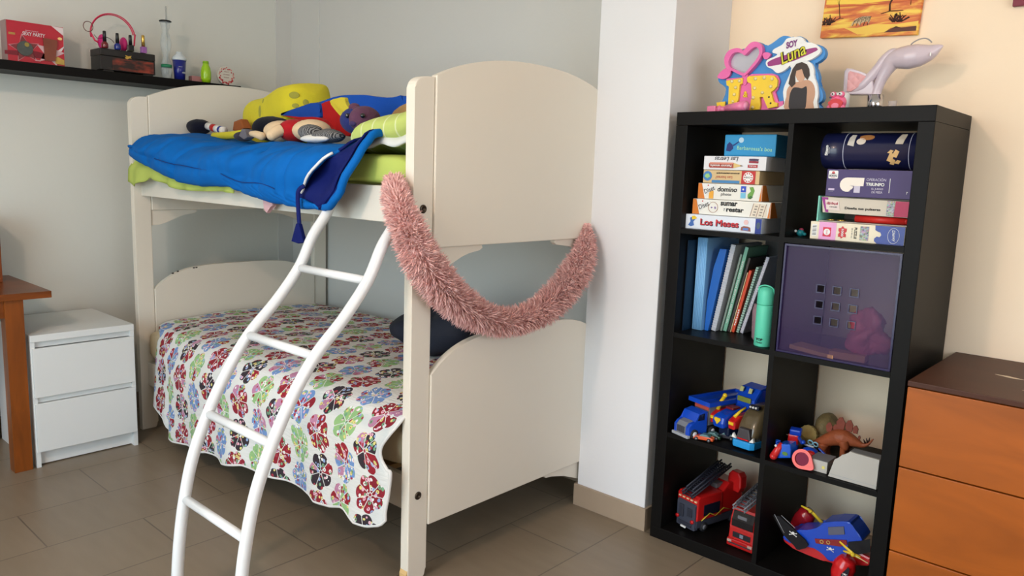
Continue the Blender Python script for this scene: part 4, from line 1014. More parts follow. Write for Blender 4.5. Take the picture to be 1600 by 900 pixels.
MB().lathe([(0, 0), (.0245, 0), (.0265, .003), (.0265, .128), (.0255, .132), (0, .132)], (.334, .045, Z2)).build('bottle_body', MINT, wb)
MB().lathe([(0, .1325), (.0258, .1325), (.0265, .136), (.0265, .162), (.0250, .174), (.0205, .183), (.012, .188), (0, .190)], (.334, .045, Z2)).build('cap', MINT, wb)
MB().tube(smooth_path([(.308, .045, Z2 + .168), (.312, .040, Z2 + .186), (.334, .036, Z2 + .194), (.356, .040, Z2 + .186), (.360, .045, Z2 + .168)]), .0025, 8).build('carry_loop', MINT, wb)
txt('TOP', .334, Z2 + .024, .045 - .0275, .008, .022, INK, wb, 'lettering', bold=.04)
txt('Model', .334, Z2 + .0145, .045 - .0275, .006, .020, INK, wb, 'lettering')
pb = thing('lidded_tub', 'small clear pink tub behind the mint water bottle', 'tub', (.275, .13, Z2))
MB().lathe([(0, 0), (.030, 0), (.035, .01), (.038, .10), (.034, .118), (.0, .122)], (.300, .12, Z2 + .0005)).build('tub_body', clear_mat((196, 160, 170), .6, .2, 'clear_pink_plastic'), pb)
MB().ball((.300, .12, Z2 + .035), (.024, .024, .03)).build('tub_filling', mat((196, 186, 214), .5), pb)

# row 2 right: purple drawer insert ------------------------------------------
pdw = thing('storage_box', 'translucent purple plastic box with nine square windows filling its compartment', 'storage box', (.56, .2, Z2))
PC = clear_mat((84, 58, 112), .24, .22, 'purple_translucent_plastic'); PC2 = clear_mat((46, 32, 84), .7, .15, 'purple_plastic_edge')
xa, xb, za, zb = .396, .7255, Z2 + .001, Z2 + .332
sq = [(0.5115,0.9525),(0.5596,0.9511),(0.6079,0.9527),(0.513,0.9055),(0.5594,0.9049),(0.6072,0.9052),(0.5119,0.8576),(0.5585,0.8573),(0.6082,0.8586)]
xs_ = sorted(sum([[a - .0085, a + .0085] for a in (sum(p[0] for p in sq[k::3]) / 3 for k in range(3))], [])); 
cxs = [sum(p[0] for p in sq[k::3]) / 3 for k in range(3)]; czs = [sum(p[1] for p in sq[3 * k:3 * k + 3]) / 3 for k in range(3)]
hw_ = .0095
mb = MB(); X_ = [xa + .004]; 
for c in cxs: X_ += [c - hw_, c + hw_]
X_.append(xb - .004); Zs = [za + .004]
for c in sorted(czs): Zs += [c - hw_, c + hw_]
Zs.append(zb - .004)
for i in range(7):
    for j in range(7):
        if i % 2 == 1 and j % 2 == 1: continue
        mb._new([(X_[i], .0135, Zs[j]), (X_[i + 1], .0135, Zs[j]), (X_[i + 1], .0135, Zs[j + 1]), (X_[i], .0135, Zs[j + 1])], [(0, 1, 2, 3)])
bmesh.ops.remove_doubles(mb.bm, verts=mb.bm.verts, dist=.0001)
mb.build('front_panel', PC, pdw, solid=.002)
for c in cxs:
    for d in czs:
        MB().ring(rect(c - .013, c + .013, d - .013, d + .013), rect(c - .0102, c + .0102, d - .0102, d + .0102), 'xz', .0085, .0118).build('window_rim', PC2, pdw)
mb = MB(); mb.ring(rect(xa, xb, za, zb), rect(xa + .0055, xb - .0055, za + .0055, zb - .0055), 'xz', .004, .0118); mb.build('front_frame', PC2, pdw)
mb = MB(); mb.box(xa + .002, xa + .005, .015, .36, za + .003, zb - .01).box(xb - .005, xb - .002, .015, .36, za + .003, zb - .01).box(xa + .005, xb - .005, .015, .36, za + .003, za + .006); mb.build('box_body', PC2, pdw)
pbg = MB().ball((.635, .068, Z2 + .085), (.052, .036, .070), seg=60, rings=40, disp=.03, dfreq=22)
for v in pbg.bm.verts: v.co += Vector((1, .3, .6)) * .010 * abs(noise.noise(v.co * 70)) + Vector((-.5, 0, .8)) * .008 * noise.noise(v.co * 140)
tag(pbg.build('pink_plastic_bag', mat((244, 120, 140), .25, var=.2, coat=.4)), 'crumpled pink plastic bag inside the purple box', 'bag')
tag(MB().box(-.07, .07, 0, .07, 0, .012, M=TR(.495, .022, Z2 + .0075, -8, 0, 3)).build('wooden_board', mat((224, 168, 112), .6)), 'thin wooden board at the bottom left inside the purple box', 'board')
tag(MB().box(-.05, .05, 0, .05, 0, .02, M=TR(.60, .022, Z2 + .0075, 4)).build('wooden_block', mat((206, 146, 100), .6)), 'wooden block on the floor of the purple box near the pink bag', 'block')
# ------------------------------------------------------------------ row 3 left: toy vehicles
def wheel(mb, M, x, y, z, r, w, mi=0): mb.cyl(M @ Vector((x - w / 2, y, z)), M @ Vector((x + w / 2, y, z)), r, seg=18, mi=mi)
TIRE = mat((34, 34, 38), .7); SILV = mat((140, 142, 150), .4, metal=.3)
M = TR(.098, -.002, Z3, -17)
dt = thing('toy_dump_truck', 'blue and grey toy dump truck with a blue tray at the left of its compartment', 'toy truck', (.12, .12, Z3))
cab = [(-.002, .012), (-.002, .040), (.010, .052), (.030, .056), (.040, .084), (.072, .090), (.082, .086), (.082, .012)]
MB().prism(cab, 'yz', -.036, .036, M=M, bev=.004).build('cab', BLUE, dt)
MB().prism([(-.0035, .014), (-.0035, .041), (.008, .0535), (.029, .0575), (.029, .054), (.0, .040), (.0, .014)], 'yz', -.021, .021, M=M).build('bonnet', mat((120, 124, 134), .4), dt)
mb = MB(); mb.box(-.017, .017, -.006, -.003, .018, .040, M=M)
for k in range(7): mb.box(-.015 + k * .0045, -.0135 + k * .0045, -.0072, -.0055, .019, .039, M=M)
mb.build('grille', mat((70, 72, 84), .4), dt)
MB().box(-.038, .038, -.009, .004, .004, .014, bev=.002, M=M).build('bumper', mat((160, 164, 172), .4), dt)
MB().prism([(.031, .0575), (.0405, .0835), (.0415, .082), (.033, .0575)], 'yz', -.031, .031, M=M).prism([(.036, .060), (.043, .080), (.066, .083), (.066, .060)], 'yz', -.0368, -.0355, M=M).prism([(.036, .060), (.043, .080), (.066, .083), (.066, .060)], 'yz', .0355, .0368, M=M).build('cab_window', mat((20, 22, 30), .15, coat=.6), dt)
for s in (-1, 1):
    for yy in (.022, .105, .20, .245):
        mb = MB(); wheel(mb, M, s * .034, yy, .0165, .016, .013); w_ = mb.build('wheel', TIRE, dt)
        mb = MB(); wheel(mb, M, s * .041, yy, .0165, .009, .002); mb.build('hubcap', mat((214, 216, 222), .3), w_)
MB().box(-.028, .028, .08, .27, .020, .034, M=M, bev=.002).build('chassis', DGREY, dt)
MB().prism([(.088, .036), (.088, .098), (.12, .110), (.27, .108), (.285, .06), (.26, .036)], 'yz', -.034, .034, M=M, bev=.003).build('tipper', mat((112, 116, 126), .45), dt)
MB().box(-.033, .033, .0865, .088, .088, .101, M=M).build('front_band', mat((196, 84, 70), .4), dt)
MB().ring([(-.050, .072), (.050, .072), (.050, .30), (-.050, .30)], [(-.043, .080), (.043, .080), (.043, .292), (-.043, .292)], 'xy', .106, .121, M=M).prism([(-.043, .08), (.043, .08), (.043, .292), (-.043, .292)], 'xy', .109, .113, M=M).box(-.010, .010, .08, .292, .112, .119, M=M).build('tray', BLUE, dt)
def minicar(label, x, y, deg, col, sc=1.0, dz=0.0):
    M = TR(x, y, Z3 + dz, deg) @ Matrix.Scale(sc, 4)
    r = thing('toy_car', label, 'toy car', (x, y, Z3 + dz), 'small cars in front of the blue dump truck')
    MB().prism([(-.034, .004), (-.036, .010), (-.024, .0145), (-.012, .0165), (.022, .0165), (.034, .013), (.035, .005)], 'xz', -.014, .014, M=M, bev=.002).build('car_body', mat(col, .25, coat=.5), r)
    MB().prism([(-.013, .016), (-.004, .0225), (.014, .0225), (.024, .016)], 'xz', -.0115, .0115, M=M, bev=.001).build('cabin', mat((90, 130, 130), .15, coat=.6), r)
    for sx in (-.021, .021):
        for sy in (-.0135, .0135):
            w_ = MB().cyl(M @ Vector((sx, sy - .003, .0065)), M @ Vector((sx, sy + .003, .0065)), .0063).build('wheel', TIRE, r)
            MB().cyl(M @ Vector((sx, sy - .0036 * (1 if sy < 0 else -1), .0065)), M @ Vector((sx, sy - .0030 * (1 if sy < 0 else -1), .0065)), .0034).build('hubcap', SILV, w_)
    return r
minicar('orange toy racing car, nearest of the small cars', .168, .022, 14, (214, 84, 34))
minicar('dark green toy car with pale flashes, behind the orange one', .176, .060, 12, (40, 66, 44))
minicar('black and grey toy car behind the dark green one', .212, .095, 16, (60, 58, 66))
# superhero jet
hj = thing('toy_hero_jet', 'red and blue toy jet with yellow guns and a blue cockpit', 'toy vehicle', (.24, .13, Z3))
M = TR(.205, .075, Z3, -14)
MB().box(-.022, .022, .01, .16, .012, .045, bev=.006, M=M).build('undercarriage', mat((20, 30, 60), .4), hj)
MB().prism([(-.018, .046), (-.024, .062), (-.02, .082), (0, .09), (.06, .102), (.12, .10), (.12, .046)], 'yz', -.024, .024, M=M, bev=.008).build('nose', BLUE, hj)
for s in (-1, 1):
    MB().prism([(-.004, .05), (-.006, .078), (.02, .092), (.07, .094), (.08, .05)], 'yz', s * .043 - .014, s * .043 + .014, M=M, bev=.005).build('side_pod', RED, hj)
    MB().box(s * .042 - .010, s * .042 + .010, -.0075, -.004, .064, .074, M=M).build('headlight', YEL, hj)
MB().tube([M @ Vector((-.040, .02, .09)), M @ Vector((-.038, .03, .116)), M @ Vector((-.034, .045, .136))], .0065, 10).ball(M @ Vector((-.034, .045, .138)), .008).build('yellow_gun', YEL, hj)
MB().tube([M @ Vector((.040, .01, .088)), M @ Vector((.048, .03, .108)), M @ Vector((.052, .05, .118))], [.006, .004, .003], 10).build('yellow_gun', YEL, hj)
MB().box(-.016, .016, .03, .07, .100, .108, bev=.003, M=M).build('red_hatch', DRED, hj)
MB().prism([(-.011, .080), (.011, .080), (.013, .073), (0, .058), (-.013, .073)], 'xz', -.0265, -.0235, M=M).build('shield_emblem', YEL, hj)
MB().prism([(.10, .05), (.10, .13), (.13, .165), (.17, .172), (.20, .16), (.22, .10), (.22, .05)], 'yz', -.034, .046, M=M, bev=.008).build('cockpit', BLUE, hj)
MB().box(-.022, .034, .094, .101, .118, .136, bev=.003, M=M).build('cockpit_window', mat((130, 140, 60), .2, coat=.5), hj)
MB().prism([(.12, .168), (.16, .172), (.205, .205), (.22, .205), (.21, .14)], 'yz', .040, .052, M=M, bev=.003).build('tail_fin', BLUE, hj)
for s in (-.018, .018): MB().prism([(s - .008, .148), (s + .006, .150), (s + .010, .166), (s - .002, .168)], 'xz', .108, .112, M=M).build('decal', mat((190, 190, 130), .4), hj)
MB().box(.052, .062, .16, .20, .13, .155, M=M, bev=.003).build('rear_pod', DRED, hj)
# brown domed vehicle
hv = thing('toy_domed_rover', 'brown domed toy rover with a light blue bumper beside the centre divider', 'toy vehicle', (.31, .10, Z3))
M = TR(.302, .052, Z3, -6)
sec = [(-.004, .026, .03, .050), (.01, .036, .03, .085), (.035, .041, .03, .118), (.07, .043, .03, .132), (.12, .043, .03, .134), (.17, .040, .03, .12), (.20, .03, .03, .08)]
def loft(secs, n=16):
    mb = MB(); vs = []; fs = []
    for yy, hw2, z0, z1 in secs:
        for k in range(n):
            a = PI * k / (n - 1); e = .55
            vs.append(M @ Vector((hw2 * (abs(math.cos(a)) ** e) * (1 if math.cos(a) > 0 else -1), yy, z0 + (z1 - z0) * math.sin(a) ** e)))
    for i in range(len(secs) - 1):
        for k in range(n): 
            j = (k + 1) % n; fs.append((i * n + k, i * n + j, (i + 1) * n + j, (i + 1) * n + k))
    fs.append(tuple(range(n))); fs.append(tuple(range((len(secs) - 1) * n, len(secs) * n)))
    mb._new(vs, fs, 0, None, True); return mb
loft(sec).build('dome', mat((92, 80, 58), .25, coat=.6, var=.12), hv)
MB().prism([(-.026, .034), (.026, .034), (.018, .070), (-.018, .070)], 'xz', -.016, .004, M=M, bev=.004).build('front_mask', mat((70, 66, 70), .4), hv)
MB().box(-.020, .020, -.018, -.014, .033, .037, M=M).build('red_strip', RED, hv)
MB().prism([(-.040, -.012), (-.030, -.024), (.030, -.024), (.040, -.012), (.042, .18), (-.042, .18)], 'xy', .006, .030, M=M, bev=.004).build('bumper', mat((40, 150, 220), .3, coat=.3), hv)
for s in (-1, 1): MB().prism([(s * .024, .032), (s * .040, .034), (s * .036, .048), (s * .030, .040)], 'xz', -.020, -.010, M=M).build('white_tusk', WHITE, hv)
MB().box(-.016, .020, .03, .05, .126, .139, bev=.003, M=M).build('roof_light_bar', mat((20, 24, 44), .4), hv)
for k in (-.008, .002, .012): MB().ball(M @ Vector((k, .028, .134)), .0038).build('roof_lamp', WHITE, hv)
for s in (-1, 1):
    for yy in (.02, .14):
        mb = MB(); wheel(mb, M, s * .030, yy, .0105, .010, .012); mb.build('wheel', TIRE, hv)

# ------------------------------------------------------------------ row 3 right: dinosaurs and small toys
REDBR = mat((150, 78, 46), .5, var=.25, scale=30, bump=.3, bscale=120, name='stegosaurus_hide'); OLIV = mat((132, 116, 78), .6, var=.35, scale=45, bump=.5, bscale=140, name='triceratops_hide')
sg = thing('stegosaurus_toy', 'reddish brown stegosaurus toy with back plates and a spiked tail', 'toy dinosaur', (.56, .2, Z3))
yy = .17

bodyp = [(0.4681,0.4203),(0.4837,0.4292),(0.506,0.4429),(0.5281,0.4565),(0.5528,0.4692),(0.5724,0.4713),(0.5894,0.4698),(0.6093,0.4662),(0.6261,0.4632),(0.6418,0.4705),(0.6559,0.4911)]
MB().tube(smooth_path([(a, yy + .0, b) for a, b in bodyp], 5), resample([.008, .012, .017, .022, .027, .027, .021, .014, .008, .005, .0015], 5), 18, up=(0, 1, 0)).build('body', REDBR, sg)
for a, b, w in [(0.5229,0.4955,0.0147),(0.5424,0.4968,0.0117),(0.5568,0.5156,0.0192),(0.5828,0.5155,0.0167),(0.6019,0.5076,0.012),(0.6152,0.4851,0.0057)]:
    MB().prism([(a - w * .5, b - w * 1.1), (a + w * .5, b - w * 1.15), (a + w * .70, b + w * .2), (a + w * .15, b + w * 1.1), (a - w * .35, b + w * .9), (a - w * .75, b + w * .1)], 'xz', yy - .0025, yy + .0025, bev=.0012).build('back_plate', mat((126, 56, 38), .5, var=.3, scale=80), sg)
for pts in ([(0.5744,0.4658),(0.5796,0.4491),(0.5758,0.4359),(0.5786,0.4222)], [(0.515,0.4407),(0.5147,0.4283),(0.5167,0.4166),(0.5182,0.4077)]):
    for dy in (-.018, .018):
        pp_ = [(a, yy + dy, max(b, Z3 + .004)) for a, b in pts]; pp_[-1] = (pp_[-1][0], yy + dy, Z3 + .003)
        MB().tube(smooth_path(pp_, 4), resample([.017, .014, .009, .010], 4), 12).build('leg', REDBR, sg)
tl = [(0.635,0.4701),(0.6281,0.4846),(0.6415,0.4734),(0.6358,0.4896),(0.649,0.4798),(0.6562,0.4936)]
for i in (0, 2): MB().tube([(tl[i][0], yy, tl[i][1]), (tl[i + 1][0], yy - .004, tl[i + 1][1])], [.004, .0006], 8).build('tail_spike', mat((60, 34, 28), .5), sg)
MB().tube([(tl[2][0], yy + .006, tl[2][1]), (tl[3][0] + .006, yy + .012, tl[3][1])], [.004, .0006], 8).build('tail_spike', mat((60, 34, 28), .5), sg)
tc_ = thing('triceratops_toy', 'olive brown triceratops toy with a scalloped frill facing left', 'toy dinosaur', (.45, .26, Z3))
tp = [(0.4202,0.427),(0.4421,0.4407),(0.4603,0.4597),(0.4274,0.416),(0.4315,0.4395)]
MB().ball((tp[2][0] + .010, .300, tp[2][1] - .012), (.036, .06, .052), disp=.006, dfreq=40).build('body', OLIV, tc_)
fm = Matrix.Translation((tp[1][0] + .002, .212, tp[1][1] - .002)) @ Euler((math.radians(84), 0, math.radians(-12))).to_matrix().to_4x4()
fr = [((.030 + .003 * (k % 2)) * math.cos(PI * 2 * k / 32), (.030 + .003 * (k % 2)) * math.sin(PI * 2 * k / 32)) for k in range(32)]
MB().prism(fr, 'xy', -.004, .004, M=fm, bev=.001).build('frill', mat((168, 148, 92), .6, var=.3, scale=60), tc_)
hd = (tp[0][0] - .002, .180, tp[0][1] - .008)
MB().ball(hd, (.026, .034, .024), disp=.004, dfreq=50).ball((hd[0] - .012, hd[1] - .026, hd[2] - .014), (.012, .014, .010)).build('head', OLIV, tc_)
for s in (-1, 1): MB().tube([(hd[0] + s * .012, hd[1] - .01, hd[2] + .016), (hd[0] - .006 + s * .014, hd[1] - .036, hd[2] + .026)], [.005, .0008], 8).build('horn', mat((200, 190, 160), .4), tc_)
for s in (-1, 1): 
    for q in (.24, .30): MB().tube([(.452 + s * .022, q, Z3 + .05), (.452 + s * .022, q, Z3 + .002)], [.013, .011], 10).build('leg', OLIV, tc_)

# toy rescue boat and plane (blue / red small toys)
bv = thing('toy_rescue_buggy', 'blue toy buggy with a green badge standing left of the red hand mirror', 'toy vehicle', (.455, .05, Z3))
q = [(0.4088,0.368),(0.46,0.3828),(0.4593,0.4069),(0.4545,0.4267),(0.4195,0.4185),(0.4126,0.3937)]
zmin = min(p[1] for p in q); 
MB().prism([(a, b - zmin + Z3 + .001) for a, b in q], 'xz', .035, .085, bev=.005).build('buggy_body', mat((20, 90, 205), .25, coat=.5), bv)
cx = sum(p[0] for p in q) / 6
patch(disc(cx + .006, Z3 + .026, .009, 14, .006), .0352, mat((90, 130, 50), .4), bv, 'badge', t=.0015)
for dx in (-.022, .022): MB().cyl((cx + dx - .004, .05, Z3 + .036), (cx + dx - .012, .065, Z3 + .052), .006).build('blue_arm', mat((20, 90, 205), .3), bv)
MB().ball((cx, .06, Z3 + .044), (.011, .011, .009)).build('driver_helmet', YEL, bv)
rf = thing('toy_red_rocket', 'small red toy rocket with a white light left of the blue toy buggy', 'toy', (.415, .03, Z3))
MB().tube([(.410, .025, Z3 + .012), (.418, .035, Z3 + .035), (.426, .045, Z3 + .052)], [.012, .0105, .008], 14).ball((.410, .025, Z3 + .012), .0118).build('rocket_body', mat((206, 44, 44), .3, coat=.4), rf)
MB().ball((.413, .028, Z3 + .046), .004).build('white_light', WHITE, rf)
MB().tube([(.404, .05, Z3 + .02), (.406, .052, Z3 + .052), (.416, .055, Z3 + .056)], .0028, 8).build('blue_hoop', BLUE, rf)
rb = thing('toy_robot', 'red and blue toy robot standing behind the blue buggy', 'toy robot', (.435, .12, Z3))
MB().box(-.016, .016, -.014, .014, .035, .068, bev=.004, M=TR(.432, .12, Z3, 12)).build('torso', RED, rb)
MB().box(-.018, .018, -.013, .013, .070, .090, bev=.005, M=TR(.436, .13, Z3, 12, 10)).build('head', mat((16, 60, 180), .3, coat=.4), rb)
for s in (-1, 1): MB().box(s * .010 - .006, s * .010 + .006, -.01, .01, 0.0005, .034, bev=.003, M=TR(.432, .12, Z3, 12)).build('leg', BLUE, rb)
MB().tube([(.450, .115, Z3 + .062), (.466, .105, Z3 + .05), (.474, .095, Z3 + .058)], .006, 10).build('arm', BLUE, rb)
hl = thing('toy_helicopter', 'dark blue and red toy helicopter lying behind the hand mirror', 'toy vehicle', (.50, .1, Z3))
MB().ball((.492, .11, Z3 + .026), (.026, .02, .016)).build('cabin', mat((16, 70, 190), .3, coat=.4), hl)
MB().ball((.505, .075, Z3 + .034), (.015, .012, .009)).build('red_pod', RED, hl)
MB().cyl((.472, .11, Z3 + .046), (.505, .10, Z3 + .048), .003).cyl((.487, .11, Z3 + .034), (.487, .11, Z3 + .048), .0025).build('rotor', LGREY, hl)
MB().box(.478, .512, .10, .118, Z3 + .0005, Z3 + .012, bev=.002).build('skid', DGREY, hl)
cr2 = thing('toy_monster_truck', 'small toy truck with cyan rings beside the triceratops', 'toy vehicle', (.485, .15, Z3))
MB().box(.468, .502, .145, .175, Z3 + .012, Z3 + .040, bev=.004).build('truck_body', mat((24, 40, 60), .4), cr2)
for (x, z) in ((.478, .046), (.495, .044)): MB().tube([(x + .0075 * math.cos(a), .142 - .003 * math.sin(a), Z3 + z + .0075 * math.sin(a)) for a in [2 * PI * k / 16 for k in range(16)]], .0022, 8, closed=True).build('cyan_ring', mat((150, 210, 230), .3), cr2)
for (x, y) in ((.474, .15), (.496, .15), (.474, .17), (.496, .17)): MB().cyl((x - .005, y, Z3 + .0095), (x + .005, y, Z3 + .0095), .009).build('wheel', TIRE, cr2)
hm = thing('hand_mirror', 'round red framed hand mirror propped against the grey card', 'hand mirror', (.51, .03, Z3))
mc = [(0.5024,0.4175)][0]
Mm = Matrix.Translation((mc[0], .018, Z3 + .030)) @ Euler((math.radians(-14), 0, 0)).to_matrix().to_4x4()
n = 32; outer = []
for k in range(n):
    a = 2 * PI * k / n; rr_ = .030
    x, z = rr_ * math.cos(a), rr_ * math.sin(a)
    if -1.25 < (a if a < PI else a - 2 * PI) < .25: 
        b = (a if a < PI else a - 2 * PI); x += .012 * math.exp(-((b + .5) / .45) ** 2); z -= .008 * math.exp(-((b + .5) / .5) ** 2)
    outer.append((x, z))
inner = [(.0215 * math.cos(2 * PI * k / n), .0205 * math.sin(2 * PI * k / n)) for k in range(n)]
MB().ring(outer, inner, 'xz', -.004, .004, M=Mm).build('frame', mat((232, 66, 52), .35, coat=.3), hm)
MB().prism(inner, 'xz', .0005, .002, M=Mm).build('mirror_glass', mat((58, 18, 26), .08, metal=1.0), hm)  # dark red of the reflection put into the glass colour
rd = thing('toy_speed_plane', 'red, yellow and blue toy plane in front of the stegosaurus', 'toy vehicle', (.56, .11, Z3))
MB().ball((.558, .105, Z3 + .020), (.024, .012, .012)).build('fuselage', RED, rd)
MB().box(-.03, .03, -.004, .004, -.002, .002, M=TR(.545, .10, Z3 + .032, 0, 0, 35), bev=.001).build('wing', BLUE, rd)
MB().box(-.012, .012, -.005, .005, -.0015, .0015, M=TR(.552, .092, Z3 + .019, 0, 0, 5), bev=.001).build('yellow_stripe', YEL, rd)
MB().box(.575, .592, .09, .115, Z3 + .0005, Z3 + .022, bev=.004).build('tail', RED, rd)
# grey step-shaped cards (fort pieces)
CARD = mat((186, 184, 178), .6, var=.03); CARD2 = mat((128, 130, 134), .6, var=.03)
g1 = thing('grey_card_block', 'pale grey box shaped play block with a yellow mark, left of the bigger one', 'play block', (.57, .06, Z3))
MB().box(.520, .575, .028, .10, Z3 + .0005, Z3 + .036, bev=.001).build('block_body', CARD, g1)
MB().box(.520, .575, .0285, .10, Z3 + .0362, Z3 + .0372).build('top_face', CARD2, g1)
patch(disc(.564, Z3 + .018, .005, 12), .0278, mat((220, 210, 120), .5), g1, 'yellow_mark')
g2 = thing('grey_fort_piece', 'large pale grey fort shaped play piece with a stepped outline', 'play block', (.655, .04, Z3))
fp = [(0.5842,0.4021),(0.721,0.3928),(0.7215,0.4833),(0.6504,0.4847),(0.6398,0.4863),(0.6329,0.4764),(0.6177,0.4693),(0.6107,0.4588),(0.5981,0.4495)]
zc = min(p[1] for p in fp)
fp = [(min(a, .722), b) for a, b in fp]; fp[0] = (fp[0][0], Z3 + .001); fp[1] = (fp[1][0], Z3 + .001)
MB().prism(fp, 'xz', .014, .022, bev=.0012).build('front_wall', CARD, g2)
patch([(fp[0][0] + .006, Z3 + .010), (fp[1][0] - .003, Z3 + .010), (fp[1][0] - .003, Z3 + .0112), (fp[0][0] + .006, Z3 + .0112)], .0136, LGREY, g2, 'step_line', t=.0006)
MB().box(.625, .722, .023, .10, Z3 + .0005, Z3 + .078, bev=.001).build('rear_block', CARD2, g2)
tr2 = thing('teal_bucket', 'small teal bucket at the right back of the dinosaur shelf', 'bucket', (.705, .2, Z3))
MB().lathe([(0, 0), (.018, 0), (.023, .050), (.020, .050), (.016, .004), (0, .004)], (.700, .2, Z3 + .0005)).build('bucket_body', mat((36, 120, 140), .4), tr2)
MB().tube(smooth_path([(.678, .2, Z3 + .048), (.684, .195, Z3 + .066), (.700, .19, Z3 + .074), (.716, .195, Z3 + .066), (.722, .2, Z3 + .048)]), .0016, 8).build('bucket_handle', DGREY, tr2)

# ------------------------------------------------------------------ row 4 left: fire engines
FE = mat((186, 26, 26), .3, coat=.4, var=.08)
M = TR(.108, .060, Z4, -14)
f1 = thing('toy_fire_engine', 'large red toy fire engine with a dark ladder, seen from its grey rear', 'toy truck', (.13, .18, Z4))
MB().box(-.045, .045, .0, .24, .018, .045, bev=.004, M=M).build('chassis', mat((58, 62, 74), .5), f1)
MB().prism([(-.006, .010), (-.008, .098), (.0, .104), (.012, .104), (.012, .01)], 'yz', -.042, .042, M=M, bev=.003).build('rear_panel', mat((62, 66, 80), .5), f1)
mb = MB(); mb.box(-.028, -.008, -.013, -.006, .045, .090, bev=.003, M=M).box(.008, .03, -.011, -.006, .055, .085, bev=.002, M=M).box(-.03, .03, -.011, -.006, .018, .03, bev=.002, M=M); mb.build('rear_locker', mat((48, 50, 62), .5), f1)
MB().box(-.014, .008, -.0145, -.010, .010, .016, M=M).build('number_plate', WHITE, f1)
for s in (-1, 1): MB().cyl(M @ Vector((s * .034, -.014, .042)), M @ Vector((s * .034, -.007, .042)), .0065, seg=14).build('tail_lamp', RED, f1)
MB().prism([(.0, .046), (.0, .125), (.01, .132), (.12, .132), (.125, .046)], 'yz', -.048, .048, M=M, bev=.004).build('body_shell', FE, f1)
mb = MB()
for k in range(5): mb.box(-.04 + k * .018, -.030 + k * .018, -.004, .002, .112, .117, M=M)
mb.build('lamp_row', mat((230, 190, 150), .3), f1)
MB().prism([(.13, .046), (.13, .13), (.16, .155), (.22, .15), (.235, .10), (.235, .046)], 'yz', -.044, .044, M=M, bev=.006).build('cab', FE, f1)
for s in (-1, 1):
    MB().box(s * .0485 - .001, s * .0485 + .001, .03, .11, .06, .10, M=M).build('side_window', mat((26, 28, 44), .2, coat=.5), f1)
    MB().tube([M @ Vector((s * .0495, .02, .046)), M @ Vector((s * .0495, .06, .066)), M @ Vector((s * .0495, .09, .05)), M @ Vector((s * .0495, .13, .07)), M @ Vector((s * .0495, .17, .055))], .0016, 6).build('yellow_stripe', mat((200, 190, 60), .4), f1)
    for yq in (.04, .19):
        mb = MB(); wheel(mb, M, s * .040, yq, .0175, .0172, .014); w_ = mb.build('wheel', TIRE, f1)
        mb = MB(); wheel(mb, M, s * .0475, yq, .0175, .009, .002); mb.build('hubcap', GREY, w_)
def ladder(parent, M, L, w, n, name='ladder', col=(44, 46, 58), r=.0032):
    mb = MB()
    for s in (-1, 1):
        for dz in (0, .012): mb.cyl(M @ Vector((s * w, 0, dz)), M @ Vector((s * w, L, dz)), r, seg=8)
    for k in range(n):
        yq = L * (k + .5) / n; mb.cyl(M @ Vector((-w, yq, 0)), M @ Vector((w, yq, 0)), r * .8, seg=6)
        for s in (-1, 1): mb.cyl(M @ Vector((s * w, yq - L / n / 2, 0)), M @ Vector((s * w, yq, .012)), r * .6, seg=6)
    return mb.build(name, mat(col, .4, metal=.3), parent)
ladder(f1, TR(.112, .045, Z4 + .128, -14, 22), .21, .021, 20)
ladder(f1, TR(.114, .060, Z4 + .142, -14, 23), .17, .015, 16, 'inner_ladder')
MB().box(-.01, .02, .12, .16, .132, .15, bev=.004, M=M).build('turntable', GREY, f1)
MB().prism([(.024, .12), (.066, .12), (.076, .14), (.074, .178), (.062, .192), (.030, .192), (.018, .178), (.016, .14)], 'xz', .18, .215, M=M, bev=.006).build('red_basket', FE, f1)
M = TR(.311, .066, Z4, -3)
f2 = thing('toy_fire_engine', 'red toy fire engine facing the room, standing right beside the centre divider', 'toy truck', (.31, .18, Z4))
MB().box(-.040, .040, .0, .24, .012, .05, bev=.004, M=M).build('chassis', DGREY, f2)
MB().prism([(-.004, .016), (-.008, .030), (-.004, .064), (.0, .070), (.0, .096), (.012, .132), (.07, .136), (.075, .016)], 'yz', -.045, .045, M=M, bev=.004).build('cab', FE, f2)
MB().prism([(-.0045, .072), (-.0045, .096), (.0060, .124), (.009, .124), (.0, .094), (.0, .072)], 'yz', -.038, .038, M=M).build('windscreen', mat((20, 20, 26), .12, coat=.8), f2)
MB().box(-.030, .034, -.0085, -.004, .036, .054, bev=.001, M=M).build('grille', mat((34, 34, 40), .4), f2)
MB().box(-.004, .009, -.0105, -.008, .040, .052, bev=.001, M=M).build('grille_badge', mat((150, 160, 180), .3, metal=.5), f2)
MB().box(-.047, .047, -.014, .0, .004, .030, bev=.004, M=M).build('bumper', FE, f2)
MB().box(-.040, .040, -.0150, -.013, .014, .018, M=M).build('bumper_slot', DGREY, f2)
for s in (-1, 1): MB().box(s * .037 - .008, s * .037 + .008, -.0155, -.012, .018, .026, bev=.001, M=M).build('headlamp', mat((190, 160, 150), .2), f2)
MB().box(-.020, .014, -.0025, .01, .090, .112, bev=.002, M=M).build('crew_seat', mat((110, 110, 116), .4), f2)
MB().prism([(.08, .05), (.08, .12), (.24, .12), (.24, .05)], 'yz', -.043, .043, M=M, bev=.003).build('body_shell', FE, f2)
for s in (-1, 1):
    for yq in (.035, .19):
        mb = MB(); wheel(mb, M, s * .036, yq, .0165, .0162, .013); mb.build('wheel', TIRE, f2)
ladder(f2, TR(.308, .03, Z4 + .145, -6, 12), .27, .021, 15, col=(130, 132, 140), r=.0026)
